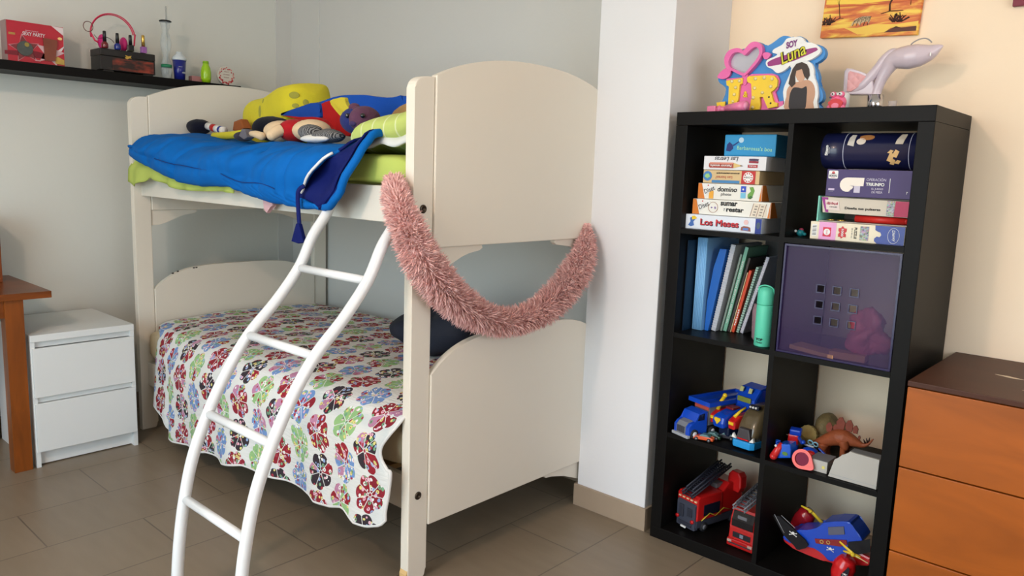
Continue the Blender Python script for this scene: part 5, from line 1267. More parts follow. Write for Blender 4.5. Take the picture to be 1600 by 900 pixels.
ladder(f2, TR(.310, .04, Z4 + .157, -6, 14), .22, .016, 13, 'inner_ladder', (90, 92, 100), .0022)

# ------------------------------------------------------------------ row 4 right: pirate ship plane
ps = thing('toy_pirate_plane', 'blue and red toy pirate ship plane with black sail and yellow propellers', 'toy vehicle', (.57, .13, Z4))
yh = .11
hull = [(0.44,0.1149),(0.458,0.1024),(0.4949,0.0955),(0.5484,0.0922),(0.5943,0.0928),(0.6162,0.0997),(0.7014,0.1237),(0.7065,0.1525),(0.6385,0.1568),(0.5388,0.1321),(0.4809,0.1171),(0.449,0.1341)]
MB().prism(rnd(hull, 2), 'xz', .085, .165, bev=.007).build('hull', mat((196, 30, 34), .3, coat=.4), ps)
deck = [(0.4418,0.1254),(0.4525,0.1419),(0.4699,0.1513),(0.4894,0.1676),(0.546,0.1892),(0.5634,0.2182),(0.6334,0.2454),(0.645,0.2376),(0.6745,0.2124),(0.679,0.1933),(0.6415,0.1615),(0.6432,0.1441),(0.6079,0.1064),(0.5856,0.1039),(0.5607,0.1253),(0.5202,0.1226),(0.4641,0.1145)]
MB().prism(rnd(deck, 2), 'xz', .078, .158, bev=.004).build('deck', mat((20, 70, 190), .3, coat=.4), ps)
patch([(0.5798,0.21),(0.6255,0.2276),(0.6305,0.2039),(0.5835,0.1856)], .0775, mat((96, 98, 116), .4), ps, 'cabin_window', t=.003)
patch([(0.5432,0.1588),(0.6376,0.1879),(0.641,0.1748),(0.6235,0.1623),(0.5488,0.1454)], .0772, mat((140, 40, 40), .4), ps, 'side_panel', t=.003)
for a, b, w in [(0.5662,0.1577,0.0058),(0.5856,0.1624,0.0057)]:
    MB().ring(disc(a, b, w, 18), disc(a, b, w * .7, 18), 'xz', .072, .0745).build('porthole', mat((206, 180, 110), .4), ps)
patch([(0.6428,0.1844),(0.677,0.1999),(0.7033,0.2154),(0.7073,0.1756),(0.6683,0.1514),(0.6429,0.1605)], .0772, mat((12, 12, 16), .5), ps, 'black_cockpit', t=.003)
def crossbones(c, s, y, parent, ty=0):
    mb = MB(); mb.ball((c[0], y, c[1] + s * .35), (s * .42, .0008, s * .38))
    for g in (-1, 1):
        mb.cyl((c[0] - s, y, c[1] - g * s * .45), (c[0] + s, y, c[1] + g * s * .45), s * .12, seg=8)
        for h_ in (-1, 1): mb.ball((c[0] + h_ * s, y, c[1] + g * h_ * s * .45), (s * .2, .001, s * .2))
    return mb.build('crossbones_emblem', WHITE, parent)
for px in ([(0.4782,0.1539)], [(0.5928,0.1403)]):
    crossbones(px[0], .0105 if px[0][0] < .5 else .0095, .0665 if px[0][0] < .5 else .0765, ps)
sail = [(0.4075,0.1918),(0.4303,0.1957),(0.4623,0.1784),(0.491,0.1602),(0.5159,0.1473),(0.5274,0.1344),(0.5213,0.1212),(0.5101,0.1139),(0.5018,0.1077),(0.493,0.106),(0.4829,0.118),(0.4606,0.1304),(0.4477,0.1385)]
MB().prism(sail, 'xz', .068, .074, bev=.001).build('sail', mat((22, 20, 24), .8, bump=.3), ps)
ln = [(0.4134,0.1986),(0.4501,0.1476),(0.4361,0.2025),(0.4838,0.1752)]
for i in (0, 2): MB().cyl((ln[i][0], .066, ln[i][1]), (ln[i + 1][0], .066, ln[i + 1][1]), .0009, seg=6).build('rigging', LGREY, ps)
e1 = [(0.4418,0.1382),(0.4571,0.158),(0.4737,0.1782),(0.4861,0.192)]
MB().tube(smooth_path([(a, .185, b) for a, b in e1]), resample([.018, .027, .030, .020]), 18).ball((e1[0][0], .185, e1[0][1]), .0178).build('engine_pod', mat((150, 24, 34), .25, coat=.5), ps)
def prop(pts, y, parent):
    mb = MB(); (a, b), (c, d), (e, f) = pts
    mb.tube([(a, y - .004, b), (c, y, d), (e, y + .004, f)], [.0025, .005, .006], 10, flat=.5); mb.ball((c, y - .004, d), .0065)
    return mb.build('propeller', mat((220, 190, 50), .35), parent)
prop([(0.4665,0.2205),(0.4974,0.2118),(0.5359,0.181)], .15, ps)
e2 = [(0.6405,0.0624),(0.6442,0.0954),(0.6509,0.1248),(0.6594,0.1489)]
MB().tube(smooth_path([(a, .04, max(b, Z4 + .034)) for a, b in e2]), resample([.026, .032, .033, .022]), 20).build('engine_pod', mat((206, 30, 34), .25, coat=.5), ps)
MB().cyl((.64, .05, Z4 + .07), (.60, .10, Z4 + .07), .008).build('pod_strut', DRED, ps)
pr_ = [(0.6407,0.2111),(0.6816,0.1851),(0.7254,0.175)]
prop([pr_[0], pr_[1], (pr_[1][0] + .018, pr_[1][1] - .006)], .004, ps)
MB().cyl((pr_[1][0], .002, pr_[1][1]), (pr_[2][0], .0, pr_[2][1]), .0015, seg=8).build('propeller_blade', mat((226, 206, 150), .4), ps)
MB().ball((pr_[1][0] - .014, .004, pr_[1][1] + .0), (.016, .005, .004)).build('propeller_blade', mat((206, 170, 40), .35), ps)
em = [(0.6517,0.108),(0.6702,0.1389),(0.6749,0.1319),(0.6709,0.1039),(0.6557,0.0948)]
patch([(a, max(b, Z4 + .012)) for a, b in em], .0085, mat((20, 20, 34), .4), ps, 'pod_decal', t=.002)
crossbones(((em[0][0] + em[2][0]) / 2, (em[0][1] + em[2][1]) / 2 - .008), .006, .0055, ps)

# ------------------------------------------------------------------ on top of the bookcase
SB = thing('decorative_sign', 'blue and pink cut-out sign with SOY LUNA logo, heart and yellow J&R letters', 'sign', (.27, .12, H))
ys = .11
def SG(pts): return pts
board = [(0.0798,1.5792),(0.0817,1.5968),(0.1068,1.61),(0.1056,1.6451),(0.1118,1.6679),(0.1368,1.6761),(0.1656,1.6724),(0.189,1.6904),(0.2135,1.6912),(0.2329,1.6784),(0.2506,1.6826),(0.2704,1.6948),(0.2843,1.7033),(0.3019,1.7025),(0.3199,1.6961),(0.3426,1.6981),(0.3577,1.6874),(0.3641,1.6787),(0.39,1.6712),(0.4099,1.6643),(0.4225,1.6473),(0.4187,1.6289),(0.4006,1.6168),(0.3927,1.6119),(0.4029,1.5924),(0.4105,1.5704),(0.4092,1.5542),(0.4218,1.5374),(0.428,1.5156),(0.4251,1.5021),(0.412,1.4944),(0.412,1.4794),(0.1156,1.4832),(0.1133,1.5511),(0.094,1.5667)]
zb0 = min(b for a, b in board)
def drop(pts): return [(a, max(b, H + .0008)) for a, b in pts]
board = [(a, (H + .0005 if b < zb0 + .008 else b)) for a, b in board]
MB().prism(rnd(board), 'xz', .112, .136, bev=.003).build('backboard', mat((62, 138, 204), .45), SB)
ho = [(0.17,1.6671),(0.1915,1.6881),(0.2129,1.69),(0.2291,1.678),(0.2339,1.6581),(0.2267,1.6361),(0.2102,1.6146),(0.1872,1.5932),(0.1751,1.5881),(0.1388,1.6046),(0.1171,1.6146),(0.1075,1.6327),(0.1074,1.653),(0.1205,1.6709),(0.1456,1.6761),(0.1617,1.672)]
hi = [(0.1765,1.6524),(0.1934,1.6668),(0.2096,1.6745),(0.2193,1.669),(0.2236,1.6546),(0.2159,1.6369),(0.2006,1.618),(0.185,1.6005),(0.1759,1.5967),(0.1448,1.61),(0.1279,1.6198),(0.122,1.6332),(0.1241,1.6461),(0.1342,1.6598),(0.1515,1.6628),(0.1661,1.6574)]
PK = mat((226, 104, 168), .4, coat=.2)
MB().ring(rnd(ho), rnd(hi), 'xz', .092, .1115).build('heart_frame', PK, SB)
patch(rnd(hi), .1115, mat((196, 200, 210), .15, metal=.3), SB, 'heart_mirror', t=.002)
for p in ([(0.0829,1.5932),(0.101,1.6127),(0.1232,1.6186),(0.1291,1.6052),(0.1239,1.591),(0.1083,1.583),(0.0884,1.5856)], [(0.2313,1.6527),(0.243,1.6574),(0.2586,1.6507),(0.2508,1.6373),(0.2388,1.6367)], [(0.1699,1.5942),(0.1871,1.5946),(0.1865,1.5646),(0.1741,1.5623)]):
    MB().prism(rnd(p, 3), 'xz', .098, .1115, bev=.0015).build('pink_arrow', PK, SB)
pbk = drop([(0.1131,1.5842),(0.1738,1.5853),(0.1802,1.5649),(0.1896,1.5644),(0.1845,1.5876),(0.1996,1.5939),(0.2668,1.5915),(0.2852,1.5849),(0.2941,1.5677),(0.289,1.5428),(0.2808,1.5347),(0.2939,1.5034),(0.3099,1.507),(0.3113,1.4916),(0.2977,1.478),(0.1198,1.4827),(0.1279,1.503),(0.1284,1.5557),(0.1147,1.5652)])
MB().prism(pbk, 'xz', .103, .1115, bev=.001).build('letter_backing', PK, SB)
YL = mat((238, 200, 44), .4, coat=.2)
Jp = [(0.1179,1.5762),(0.1749,1.5819),(0.1748,1.5646),(0.1655,1.5622),(0.1649,1.513),(0.1565,1.4988),(0.1309,1.4967),(0.1311,1.5142),(0.1307,1.558),(0.1207,1.5614)]
Rp = drop([(0.189,1.5811),(0.1964,1.5864),(0.2575,1.5859),(0.2786,1.5833),(0.2902,1.5701),(0.2904,1.5506),(0.2796,1.5385),(0.271,1.5347),(0.2827,1.5033),(0.2964,1.5),(0.2959,1.4888),(0.2664,1.484),(0.2591,1.4984),(0.248,1.5215),(0.2434,1.5217),(0.2359,1.5205),(0.2411,1.4962),(0.2393,1.482),(0.2054,1.48),(0.2111,1.5229),(0.2061,1.5631),(0.1917,1.5681)])
MB().prism(Jp, 'xz', .092, .1028, bev=.001).prism(drop([(0.0874,1.5084),(0.1184,1.5112),(0.118,1.4882),(0.0906,1.489)]), 'xz', .096, .1028, bev=.001).build('letter_j', YL, SB)
MB().prism(Rp, 'xz', .092, .1028, bev=.001).build('letter_r', YL, SB)
an = [(0.1848,1.5311)][0]
txt('&', an[0], an[1], .1020, .020, .018, YL, SB, 'ampersand', bold=.06, deep=.002)
for a, b, w in [(0.1393,1.5725,0.0054),(0.1653,1.5732,0.0053),(0.1537,1.5531,0.0053),(0.1507,1.5315,0.0053),(0.1477,1.5098,0.0048),(0.2188,1.577,0.0058),(0.2476,1.5783,0.0058),(0.2735,1.5733,0.0057),(0.2182,1.5481,0.0058),(0.271,1.5505,0.0057),(0.2454,1.5334,0.0052),(0.2161,1.5189,0.0058),(0.2162,1.4889,0.0059)]:
    MB().ball((a, .091, b), (w, .004, w)).build('bulb', mat((226, 206, 140), .15, coat=.8), SB)
for a, b, w in [(0.2678,1.5189,0.0029),(0.2749,1.4999,0.0029)]: patch(disc(a, b, w, 12), .0918, INK, SB, 'bulb_hole')
lb_ = [(0.2452,1.623),(0.2503,1.6339),(0.2706,1.6408),(0.2817,1.6483),(0.265,1.6537),(0.2657,1.662),(0.2771,1.668),(0.2967,1.6774),(0.3043,1.6905),(0.3184,1.6942),(0.347,1.6936),(0.3589,1.6872),(0.3654,1.6772),(0.3881,1.6727),(0.4087,1.659),(0.4133,1.6453),(0.4028,1.6336),(0.3789,1.6224),(0.3312,1.616),(0.315,1.6033),(0.3012,1.5945),(0.2868,1.5912),(0.2775,1.5959),(0.2678,1.6048),(0.2523,1.6114)]
MB().prism(rnd(lb_), 'xz', .098, .1118, bev=.001).build('logo_panel', WHITE, SB)
el = [(0.2524,1.6195),(0.2547,1.6277),(0.2835,1.6383),(0.3404,1.6505),(0.393,1.6586),(0.4029,1.6552),(0.4008,1.6487),(0.3563,1.6318),(0.3229,1.6218),(0.262,1.6133)]
patch(rnd(el), .0978, mat((150, 50, 120), .4), SB, 'logo_swoosh')
s1 = [(0.3247,1.6746),(0.3302,1.6456),(0.285,1.631)]
txt('SOY', s1[0][0], s1[0][1], .0968, .020, .037, mat((130, 56, 130), .4), SB, 'logo_lettering', rot=.18, bold=.04, shear=.15)
txt('Luna', s1[1][0], s1[1][1] - .001, .0968, .040, .083, INK, SB, 'logo_lettering_outline', rot=.36, bold=.07, shear=.2)
txt('Luna', s1[1][0], s1[1][1], .0958, .038, .080, mat((206, 200, 50), .4), SB, 'logo_lettering', rot=.36, bold=.02, shear=.2)
gb = drop([(0.2984,1.4775),(0.3047,1.49),(0.3159,1.4966),(0.3109,1.5191),(0.3089,1.5414),(0.3181,1.5687),(0.3251,1.5876),(0.3295,1.6038),(0.3232,1.6097),(0.3309,1.6201),(0.3532,1.6255),(0.3762,1.6212),(0.3911,1.6108),(0.3984,1.5915),(0.4,1.5752),(0.4103,1.5531),(0.4175,1.5204),(0.4154,1.4989),(0.4121,1.4745)])
MB().prism(drop(rnd(gb, 3)), 'xz', .099, .1118, bev=.001).build('portrait_border', WHITE, SB)
bd = drop([(0.3214,1.4768),(0.3206,1.5185),(0.3215,1.5407),(0.3345,1.5566),(0.3513,1.5613),(0.3849,1.565),(0.4033,1.5479),(0.4086,1.5206),(0.405,1.499),(0.4031,1.4746)])
patch(drop(rnd(bd, 3)), .0988, mat((196, 150, 122), .5), SB, 'portrait_shoulders')
patch(drop(rnd([(0.336,1.4764),(0.3308,1.5181),(0.3387,1.5427),(0.3528,1.5448),(0.3674,1.5414),(0.3811,1.5462),(0.3838,1.5161),(0.3791,1.4752)],3)), .0980, mat((40, 34, 38), .5), SB, 'portrait_top')
patch([(0.3244,1.5571),(0.3279,1.5817),(0.3334,1.6006),(0.3436,1.615),(0.3603,1.6193),(0.3765,1.6115),(0.3847,1.5975),(0.3879,1.5784),(0.3821,1.5651),(0.3712,1.5766),(0.3621,1.5988),(0.3455,1.5944),(0.3427,1.5782),(0.3461,1.5561),(0.3355,1.5456)], .0974, mat((58, 44, 38), .5), SB, 'portrait_hair')
patch([(0.3455,1.5944),(0.3591,1.6012),(0.3726,1.5928),(0.3752,1.5791),(0.3708,1.5657),(0.3615,1.5594),(0.3508,1.5668),(0.3438,1.5808)], .0982, mat((206, 160, 132), .5), SB, 'portrait_face')

pt = thing('pink_lipstick_toy', 'pink toy lipstick case lying at the left end of the bookcase top', 'toy', (.15, .05, H))
MB().box(.082, .112, .045, .070, H + .0005, H + .0215, bev=.003).build('square_cap', PINKP, pt)
MB().cyl((.112, .057, H + .010), (.150, .052, H + .010), .0095).ball((.124, .050, H + .0115), (.008, .009, .011)).build('hinge', PINKP, pt)
MB().tube([(.148, .052, H + .012), (.19, .042, H + .0155), (.222, .032, H + .0165)], [.0115, .0145, .0155], 20).build('barrel', PINKP, pt)
MB().cyl((.222, .032, H + .0165), (.2245, .0312, H + .0165), .0115).build('barrel_end', mat((236, 150, 184), .25, coat=.5), pt)
# frog
fg = thing('toy_frog', 'small pink frog toy with a wide open red mouth', 'toy', (.48, .09, H))
fx, fz, fy = .481, H, .085
FP = mat((236, 110, 150), .3, coat=.3)
MB().ball((fx, fy + .008, fz + .023), (.024, .018, .0225)).ball((fx - .012, fy - .002, fz + .045), .009).ball((fx + .012, fy - .002, fz + .045), .009).ball((fx - .019, fy - .006, fz + .008), (.008, .008, .008)).ball((fx + .019, fy - .006, fz + .008), (.008, .008, .008)).build('frog_body', FP, fg)
for s in (-1, 1):
    e = MB().ball((fx + s * .011, fy - .0095, fz + .046), .0055).build('eye', WHITE, fg)
    MB().ball((fx + s * .0105, fy - .0148, fz + .046), .0022).build('pupil', INK, e)
patch([(fx - .022, fz + .022), (fx - .016, fz + .008), (fx, fz + .003), (fx + .016, fz + .008), (fx + .022, fz + .022), (fx + .012, fz + .030), (fx, fz + .033), (fx - .012, fz + .030)], fy - .010, mat((206, 30, 40), .4), fg, 'mouth', t=.004)
patch(disc(fx, fz + .012, .011, 16, .008), fy - .0138, mat((236, 120, 150), .4), fg, 'tongue', t=.002)
wbx = thing('white_pot', 'small white pot with dark blue lettering behind the pink frog', 'pot', (.47, .17, H))
q = [(0.425,1.5462),(0.4803,1.5437)]
MB().lathe([(0, 0), (.026, 0), (.026, .054), (.022, .060), (0, .062)], (.452, .19, H + .0005)).build('pot_body', WHITE, wbx)
marks(.440, H + .048, .1640, .008, .024, mat((40, 60, 130), .4), wbx, 6, .15)
# shoe ornament
sh = thing('high_heel_ornament', 'glossy lilac high heel shoe ornament with pink quilted insole on a chrome base', 'ornament', (.56, .25, H))
LIL = mat((206, 190, 198), .3, coat=.3, var=.02)
ysx = .25
a1 = [(0.7056,1.6606),(0.6929,1.6556),(0.6706,1.6444),(0.644,1.6385),(0.6166,1.635),(0.5922,1.633),(0.5718,1.624),(0.5578,1.6015),(0.546,1.5744),(0.5377,1.5473),(0.5339,1.5297)]
MB().tube(smooth_path([(a, ysx, b) for a, b in a1], 5), resample([.001, .011, .0235, .0325, .0345, .031, .026, .0195, .0155, .0145, .0150], 5), 20, up=(0, 1, 0)).build('heel_and_toe', LIL, sh)
a2 = [(0.5865,1.6544),(0.5707,1.6519),(0.5527,1.6346),(0.5337,1.606),(0.514,1.5807),(0.4937,1.5588),(0.4687,1.5427),(0.4483,1.5346)]
MB().tube(smooth_path([(a, ysx - .004, b) for a, b in a2], 5), resample([.006, .0115, .014, .0145, .0155, .0150, .009, .002], 5), 18, up=(0, 1, 0)).build('shank', LIL, sh)
o_ = [(0.4398,1.542),(0.4377,1.6041),(0.4445,1.6133),(0.4621,1.6103),(0.4897,1.5991),(0.5112,1.5903),(0.5263,1.5687),(0.5339,1.5297),(0.4581,1.5327)]
MB().prism(o_, 'xz', ysx - .012, ysx + .024, bev=.004).build('heel_cup', LIL, sh)
INS = bpy.data.materials.new('quilted_pink'); INS.use_nodes = True; nt = INS.node_tree; b = nt.nodes['Principled BSDF']; b.inputs['Base Color'].default_value = lin((226, 164, 164)); b.inputs['Roughness'].default_value = .5
tc = nt.nodes.new('ShaderNodeTexCoord'); sp = nt.nodes.new('ShaderNodeSeparateXYZ'); nt.links.new(tc.outputs['Object'], sp.inputs[0])
xx, zz = X(nt, sp.outputs[0]), X(nt, sp.outputs[2])
hh = ((xx + zz) * 110).f('SINE').f('ABSOLUTE') * ((xx - zz) * 110).f('SINE').f('ABSOLUTE')
bp = nt.nodes.new('ShaderNodeBump'); bp.inputs['Strength'].default_value = .6; bp.inputs['Distance'].default_value = .003; nt.links.new(hh.s, bp.inputs['Height']); nt.links.new(bp.outputs[0], b.inputs['Normal'])
o_ = [(0.4527,1.5419),(0.4511,1.5977),(0.4563,1.6031),(0.4798,1.5961),(0.5131,1.5817),(0.5017,1.5645),(0.4805,1.5503),(0.4644,1.5402)]
MB().prism(o_, 'xz', ysx - .0175, ysx - .011, bev=.003).build('quilted_insole', INS, sh)
c1 = [(0.535,1.5296),(0.5384,1.4961)]
MB().lathe([(0, 0), (.0225, 0), (.0225, c1[0][1] - H), (0, c1[0][1] - H)], (c1[0][0], ysx, H + .0005)).build('chrome_base', CHROME, sh)
s3 = [(0.6182,1.6702),(0.6278,1.6785),(0.6426,1.6844),(0.6562,1.6851),(0.6669,1.6799),(0.6744,1.6721)]
MB().tube(smooth_path([(a, ysx, b) for a, b in s3]), .0018, 8).build('clear_strap', mat((150, 146, 146), .2), sh)
for p in [(0.582,1.6324),(0.6806,1.6354)]: MB().ball((p[0], ysx - .024, p[1]), (.0022, .002, .006)).build('painted_glint_slot', WHITE, sh)  # slots filled with white, the glint put into the colour
gl = MB().lathe([(0, 0), (.011, 0), (.012, .028), (.0105, .028), (.0098, .002), (0, .002)], (.612, .16, H + .0005)).build('small_glass', clear_mat((236, 226, 222), .35, .08, 'clear_glass'))
tag(gl, 'tiny clear glass cup at the right of the shoe ornament', 'glass')

# painting -------------------------------------------------------------------
pa = thing('savanna_painting', 'orange savanna canvas painting with zebras and bare trees above the bookcase', 'painting', (.45, .39, 1.74))
cb_ = [(0.2962,1.7363),(0.5944,1.7212)]
(xa, za), (xb, zb) = cb_
ang = math.atan2(zb - za, xb - xa); Wd = math.hypot(xb - xa, zb - za); Ht = .24
Mp = Matrix.Translation((xa, .401, za)) @ Matrix.Rotation(-ang, 4, 'Y')
PM = bpy.data.materials.new('painted_canvas'); PM.use_nodes = True; nt = PM.node_tree; b = nt.nodes['Principled BSDF']; b.inputs['Roughness'].default_value = .5
tc = nt.nodes.new('ShaderNodeTexCoord'); mp = nt.nodes.new('ShaderNodeMapping'); mp.inputs['Scale'].default_value = (3, 3, 16); nt.links.new(tc.outputs['Object'], mp.inputs[0])
n = nt.nodes.new('ShaderNodeTexNoise'); n.inputs['Scale'].default_value = 3.2; n.inputs['Detail'].default_value = 5; n.inputs['Distortion'].default_value = .6; nt.links.new(mp.outputs[0], n.inputs['Vector'])
cr = nt.nodes.new('ShaderNodeValToRGB'); e = cr.color_ramp.elements; e[0].position = .30; e[0].color = lin((178, 84, 40)); e[1].position = .48; e[1].color = lin((216, 116, 48))
q = e.new(.56); q.color = lin((230, 160, 60)); q = e.new(.64); q.color = lin((244, 206, 80)); q = e.new(.40); q.color = lin((206, 100, 44))
nt.links.new(n.outputs['Fac'], cr.inputs[0]); nt.links.new(cr.outputs[0], b.inputs['Base Color'])
MB().box(0, Wd, -.018, 0, 0, Ht, bev=.002, M=Mp).build('canvas', PM, pa)
BR = mat((66, 40, 24), .6); 
def P3(pts, m, nm): 
    return MB().prism(pts, 'xz', -.0188, -.0182, M=Mp).build(nm, m, pa)
sx = Wd / 757.0
def cp(L): return [((px - 5) * sx, (298 - py) * sx) for px, py in L]
P3(cp([(190, 222), (300, 228), (420, 205), (600, 212), (760, 195), (760, 222), (560, 240), (520, 272), (310, 280), (240, 245)]), mat((240, 198, 84), .5), 'painted_pool')
P3(cp([(20, 30), (300, 40), (520, 30), (790, 10), (790, -5), (20, -5)]), mat((244, 206, 80), .5), 'painted_sunlight')
P3(cp([(30, 45), (400, 48), (790, 30), (790, 38), (400, 58), (30, 55)]), mat((196, 92, 44), .5), 'painted_horizon')
P3(cp([(515, 272), (545, 255), (600, 228), (640, 240), (750, 232), (752, 268), (600, 272)]), mat((84, 40, 28), .5), 'painted_rock')
mb = MB()
def stroke(L, w): 
    L = cp(L)
    mb.tube([Mp @ Vector((a, -.0186, b)) for a, b in L], [w * sx * (1 - .5 * i / len(L)) for i in range(len(L))], 6, flat=.3)
stroke([(150, 145), (140, 100), (132, 50), (126, 20), (130, -20)], 4); stroke([(132, 50), (118, 20), (110, -5)], 3); stroke([(150, 145), (180, 148)], 3); stroke([(150, 145), (90, 170)], 4)
mb.build('painted_tree', BR, pa); mb = MB()
stroke([(535, 110), (528, 60), (540, 10), (535, -40)], 8); stroke([(535, 110), (470, 128)], 4); stroke([(535, 110), (635, 110)], 4); stroke([(528, 60), (545, 20), (560, -30)], 4)
mb.build('painted_tree', BR, pa); mb = MB()
stroke([(683, 70), (680, 30), (690, -10)], 3)
mb.build('painted_tree', BR, pa)
mb = MB(); r4 = random.Random(5)
for cx0, cy0, n_, s_ in ((600, 195, 26, 70), (45, 195, 18, 80)):
    for k in range(n_):
        a = PI * (.12 + .76 * k / n_); L = s_ * r4.uniform(.6, 1.05); o0 = r4.uniform(-35, 35)
        x1_ = cx0 + o0 + math.cos(a) * L; x1_ = max(8, x1_)
        stroke([(max(8, cx0 + o0), cy0), (x1_, cy0 - math.sin(a) * L)], 5)
mb.build('painted_bush', mat((60, 34, 26), .6), pa)
mb = MB(); 
P3(cp([(245, 215), (255, 185), (280, 155), (330, 140), (392, 140), (395, 175), (385, 200), (375, 180), (330, 190), (318, 212), (300, 190), (270, 195)]), mat((206, 180, 140), .6), 'painted_zebra')
for k in range(14):
    x = 262 + k * 9.6; stroke([(x + 10, 142 + max(0, 28 - k * 6)), (x, 185 if k % 3 else 212)], 3.2)
mb.build('zebra_stripe', INK, pa)
# maroon frame
mf = thing('maroon_picture', 'maroon framed picture cut off by the top right corner', 'picture', (.95, .39, 1.78))
c0 = [(0.839,1.7773)][0]
MB().box(c0[0], c0[0] + .25, .384, .4015, c0[1], c0[1] + .3, bev=.002).build('picture_frame', mat((122, 30, 54), .45), mf)
patch(rect(c0[0] + .02, c0[0] + .23, c0[1] + .02, c0[1] + .28), .3838, mat((190, 150, 150), .5), mf, 'picture_print')

# ------------------------------------------------------------------ floating shelf on the left wall
SX = -2.41; ZS = 1.645
fs_ = thing('wall_shelf', 'long black floating shelf on the left wall above the desk', 'shelf', (-2.52, -1.1, 1.607))
MB().box(LX + .0003, SX, -2.6, -.215, 1.606, ZS, bev=.0015).build('shelf_board', BLACKW, fs_)
def Yl(px): return px
# red gift box
gx = -2.47
gb_ = thing('gift_box', 'red boxed bath set with star shaped windows on the black wall shelf', 'box', (gx - .03, -1.13, ZS))
ya_, yb_ = -1.228, -1.013
MR = mat((182, 30, 52), .3, coat=.3, var=.08)
MB().box(gx - .07, gx, ya_, yb_, ZS + .0005, 1.815, bev=.001).build('carton', MR, gb_)
def YP(pts, d=.0005): return pts
def ypatch(pts, m, nm, par, x=gx, t=.0008): return MB().prism(pts, 'yz', x, x + t).build(nm, m, par)
yw_ = yb_ - ya_
lab(MB().box(gx - .07, gx - .001, ya_ - .004, ya_ - .0005, ZS + .001, 1.815).build('box_side', mat((150, 120, 118), .4), gb_), 'pale grey left side')
def star(cy, cz, R, rot, k=.45): return [(cy + (R if i % 2 == 0 else R * k) * math.sin(rot + PI * i / 5), cz + (R if i % 2 == 0 else R * k) * math.cos(rot + PI * i / 5)) for i in range(10)]
ypatch(star(-1.165, 1.705, .062, -.15), mat((196, 130, 140), .25, coat=.5), 'star_window', gb_)
ypatch(star(-1.165, 1.705, .055, -.15, .5), mat((120, 40, 50), .25, coat=.5), 'star_window', gb_, gx + .0006)
ypatch(disc(-1.165, 1.706, .030, 18, .030), mat((76, 80, 76), .4, var=.3, scale=60), 'soap', gb_, gx + .0012, .004)
ypatch(disc(-1.158, 1.722, .009, 12), mat((150, 130, 60), .4), 'soap_flower', gb_, gx + .005, .002)
ypatch(star(-1.068, 1.70, .058, .2), mat((206, 170, 174), .25, coat=.5), 'star_window', gb_)
ypatch([(-1.092, 1.665), (-1.052, 1.668), (-1.040, 1.756), (-1.095, 1.759)], mat((120, 54, 40), .25, coat=.5, var=.3), 'tube_bottle', gb_, gx + .001, .008)
ypatch([(-1.24, 1.675), (-1.02, 1.67), (-1.02, 1.682), (-1.12, 1.700), (-1.24, 1.690)], mat((120, 24, 40), .3), 'dark_wave', gb_, gx + .0002, .0006)
ypatch([(-1.06, 1.815), (-1.014, 1.78), (-1.014, 1.735), (-1.040, 1.712), (-1.024, 1.712), (-1.0135, 1.730), (-1.0135, 1.812)], mat((222, 206, 206), .3), 'white_curve', gb_, gx + .0008)
ypatch(disc(-1.028, 1.765, .009, 12, .006), mat((240, 200, 130), .3), 'printed_light', gb_, gx + .0018)
ypatch([(-1.05, 1.658), (-1.015, 1.655), (-1.015, 1.676), (-1.040, 1.688), (-1.052, 1.680)], mat((196, 160, 80), .3), 'printed_gold', gb_, gx + .0012)
ypatch(rect(-1.222, -1.198, 1.757, 1.766), mat((176, 130, 70), .3), 'small_badge', gb_)
MY = Matrix.Translation((gx, 0, 0)) @ Matrix.Rotation(PI / 2, 4, 'Z')
def ytxt(s, cy, cz, h, w, m, par, nm, rot=0, x=gx, shear=0, bold=0): return txt(s, cy, cz, -.0016 , h, w, m, par, nm, rot=rot, M=Matrix.Translation((x, 0, 0)) @ Matrix.Rotation(PI / 2, 4, 'Z'), shear=shear, bold=bold)
ytxt('SEXY PARTY', -1.128, 1.768, .016, .088, mat((222, 196, 200), .3), gb_, 'title_lettering', shear=.2, bold=.03)
YM = Matrix.Translation((gx, 0, 0)) @ Matrix.Rotation(PI / 2, 4, 'Z')
marks(-1.135, 1.781, -.0012, .005, .05, mat((206, 150, 160), .3), gb_, 12, 0, YM)
marks(-1.118, 1.662, -.0012, .005, .022, mat((222, 196, 200), .3), gb_, 7, 0, YM)
# jewellery box
jb = thing('jewellery_box', 'dark wooden jewellery box with reddish front and brass clasp on the wall shelf', 'box', (-2.5, -.78, ZS))
BW = mat((28, 24, 24), .35, coat=.2)
y0, y1, jx = -.872, -.629, -2.450
MB().box(jx - .115, jx, y0, y1, ZS + .010, ZS + .072, bev=.002).build('box_base', BW, jb)
MB().box(jx - .116, jx + .001, y0 - .001, y1 + .001, ZS + .0725, ZS + .104, bev=.003).build('lid', BW, jb)
for y in (y0 + .012, y1 - .055): MB().box(jx - .10, jx - .004, y, y + .045, ZS + .0005, ZS + .010).build('foot', BW, jb)
RJ = bpy.data.materials.new('red_brushed_paint'); RJ.use_nodes = True; nt = RJ.node_tree; b = nt.nodes['Principled BSDF']; b.inputs['Roughness'].default_value = .35
tc = nt.nodes.new('ShaderNodeTexCoord'); mp = nt.nodes.new('ShaderNodeMapping'); mp.inputs['Scale'].default_value = (1, 14, 45); nt.links.new(tc.outputs['Object'], mp.inputs[0])
n = nt.nodes.new('ShaderNodeTexNoise'); n.inputs['Scale'].default_value = 1; n.inputs['Detail'].default_value = 4; nt.links.new(mp.outputs[0], n.inputs['Vector'])
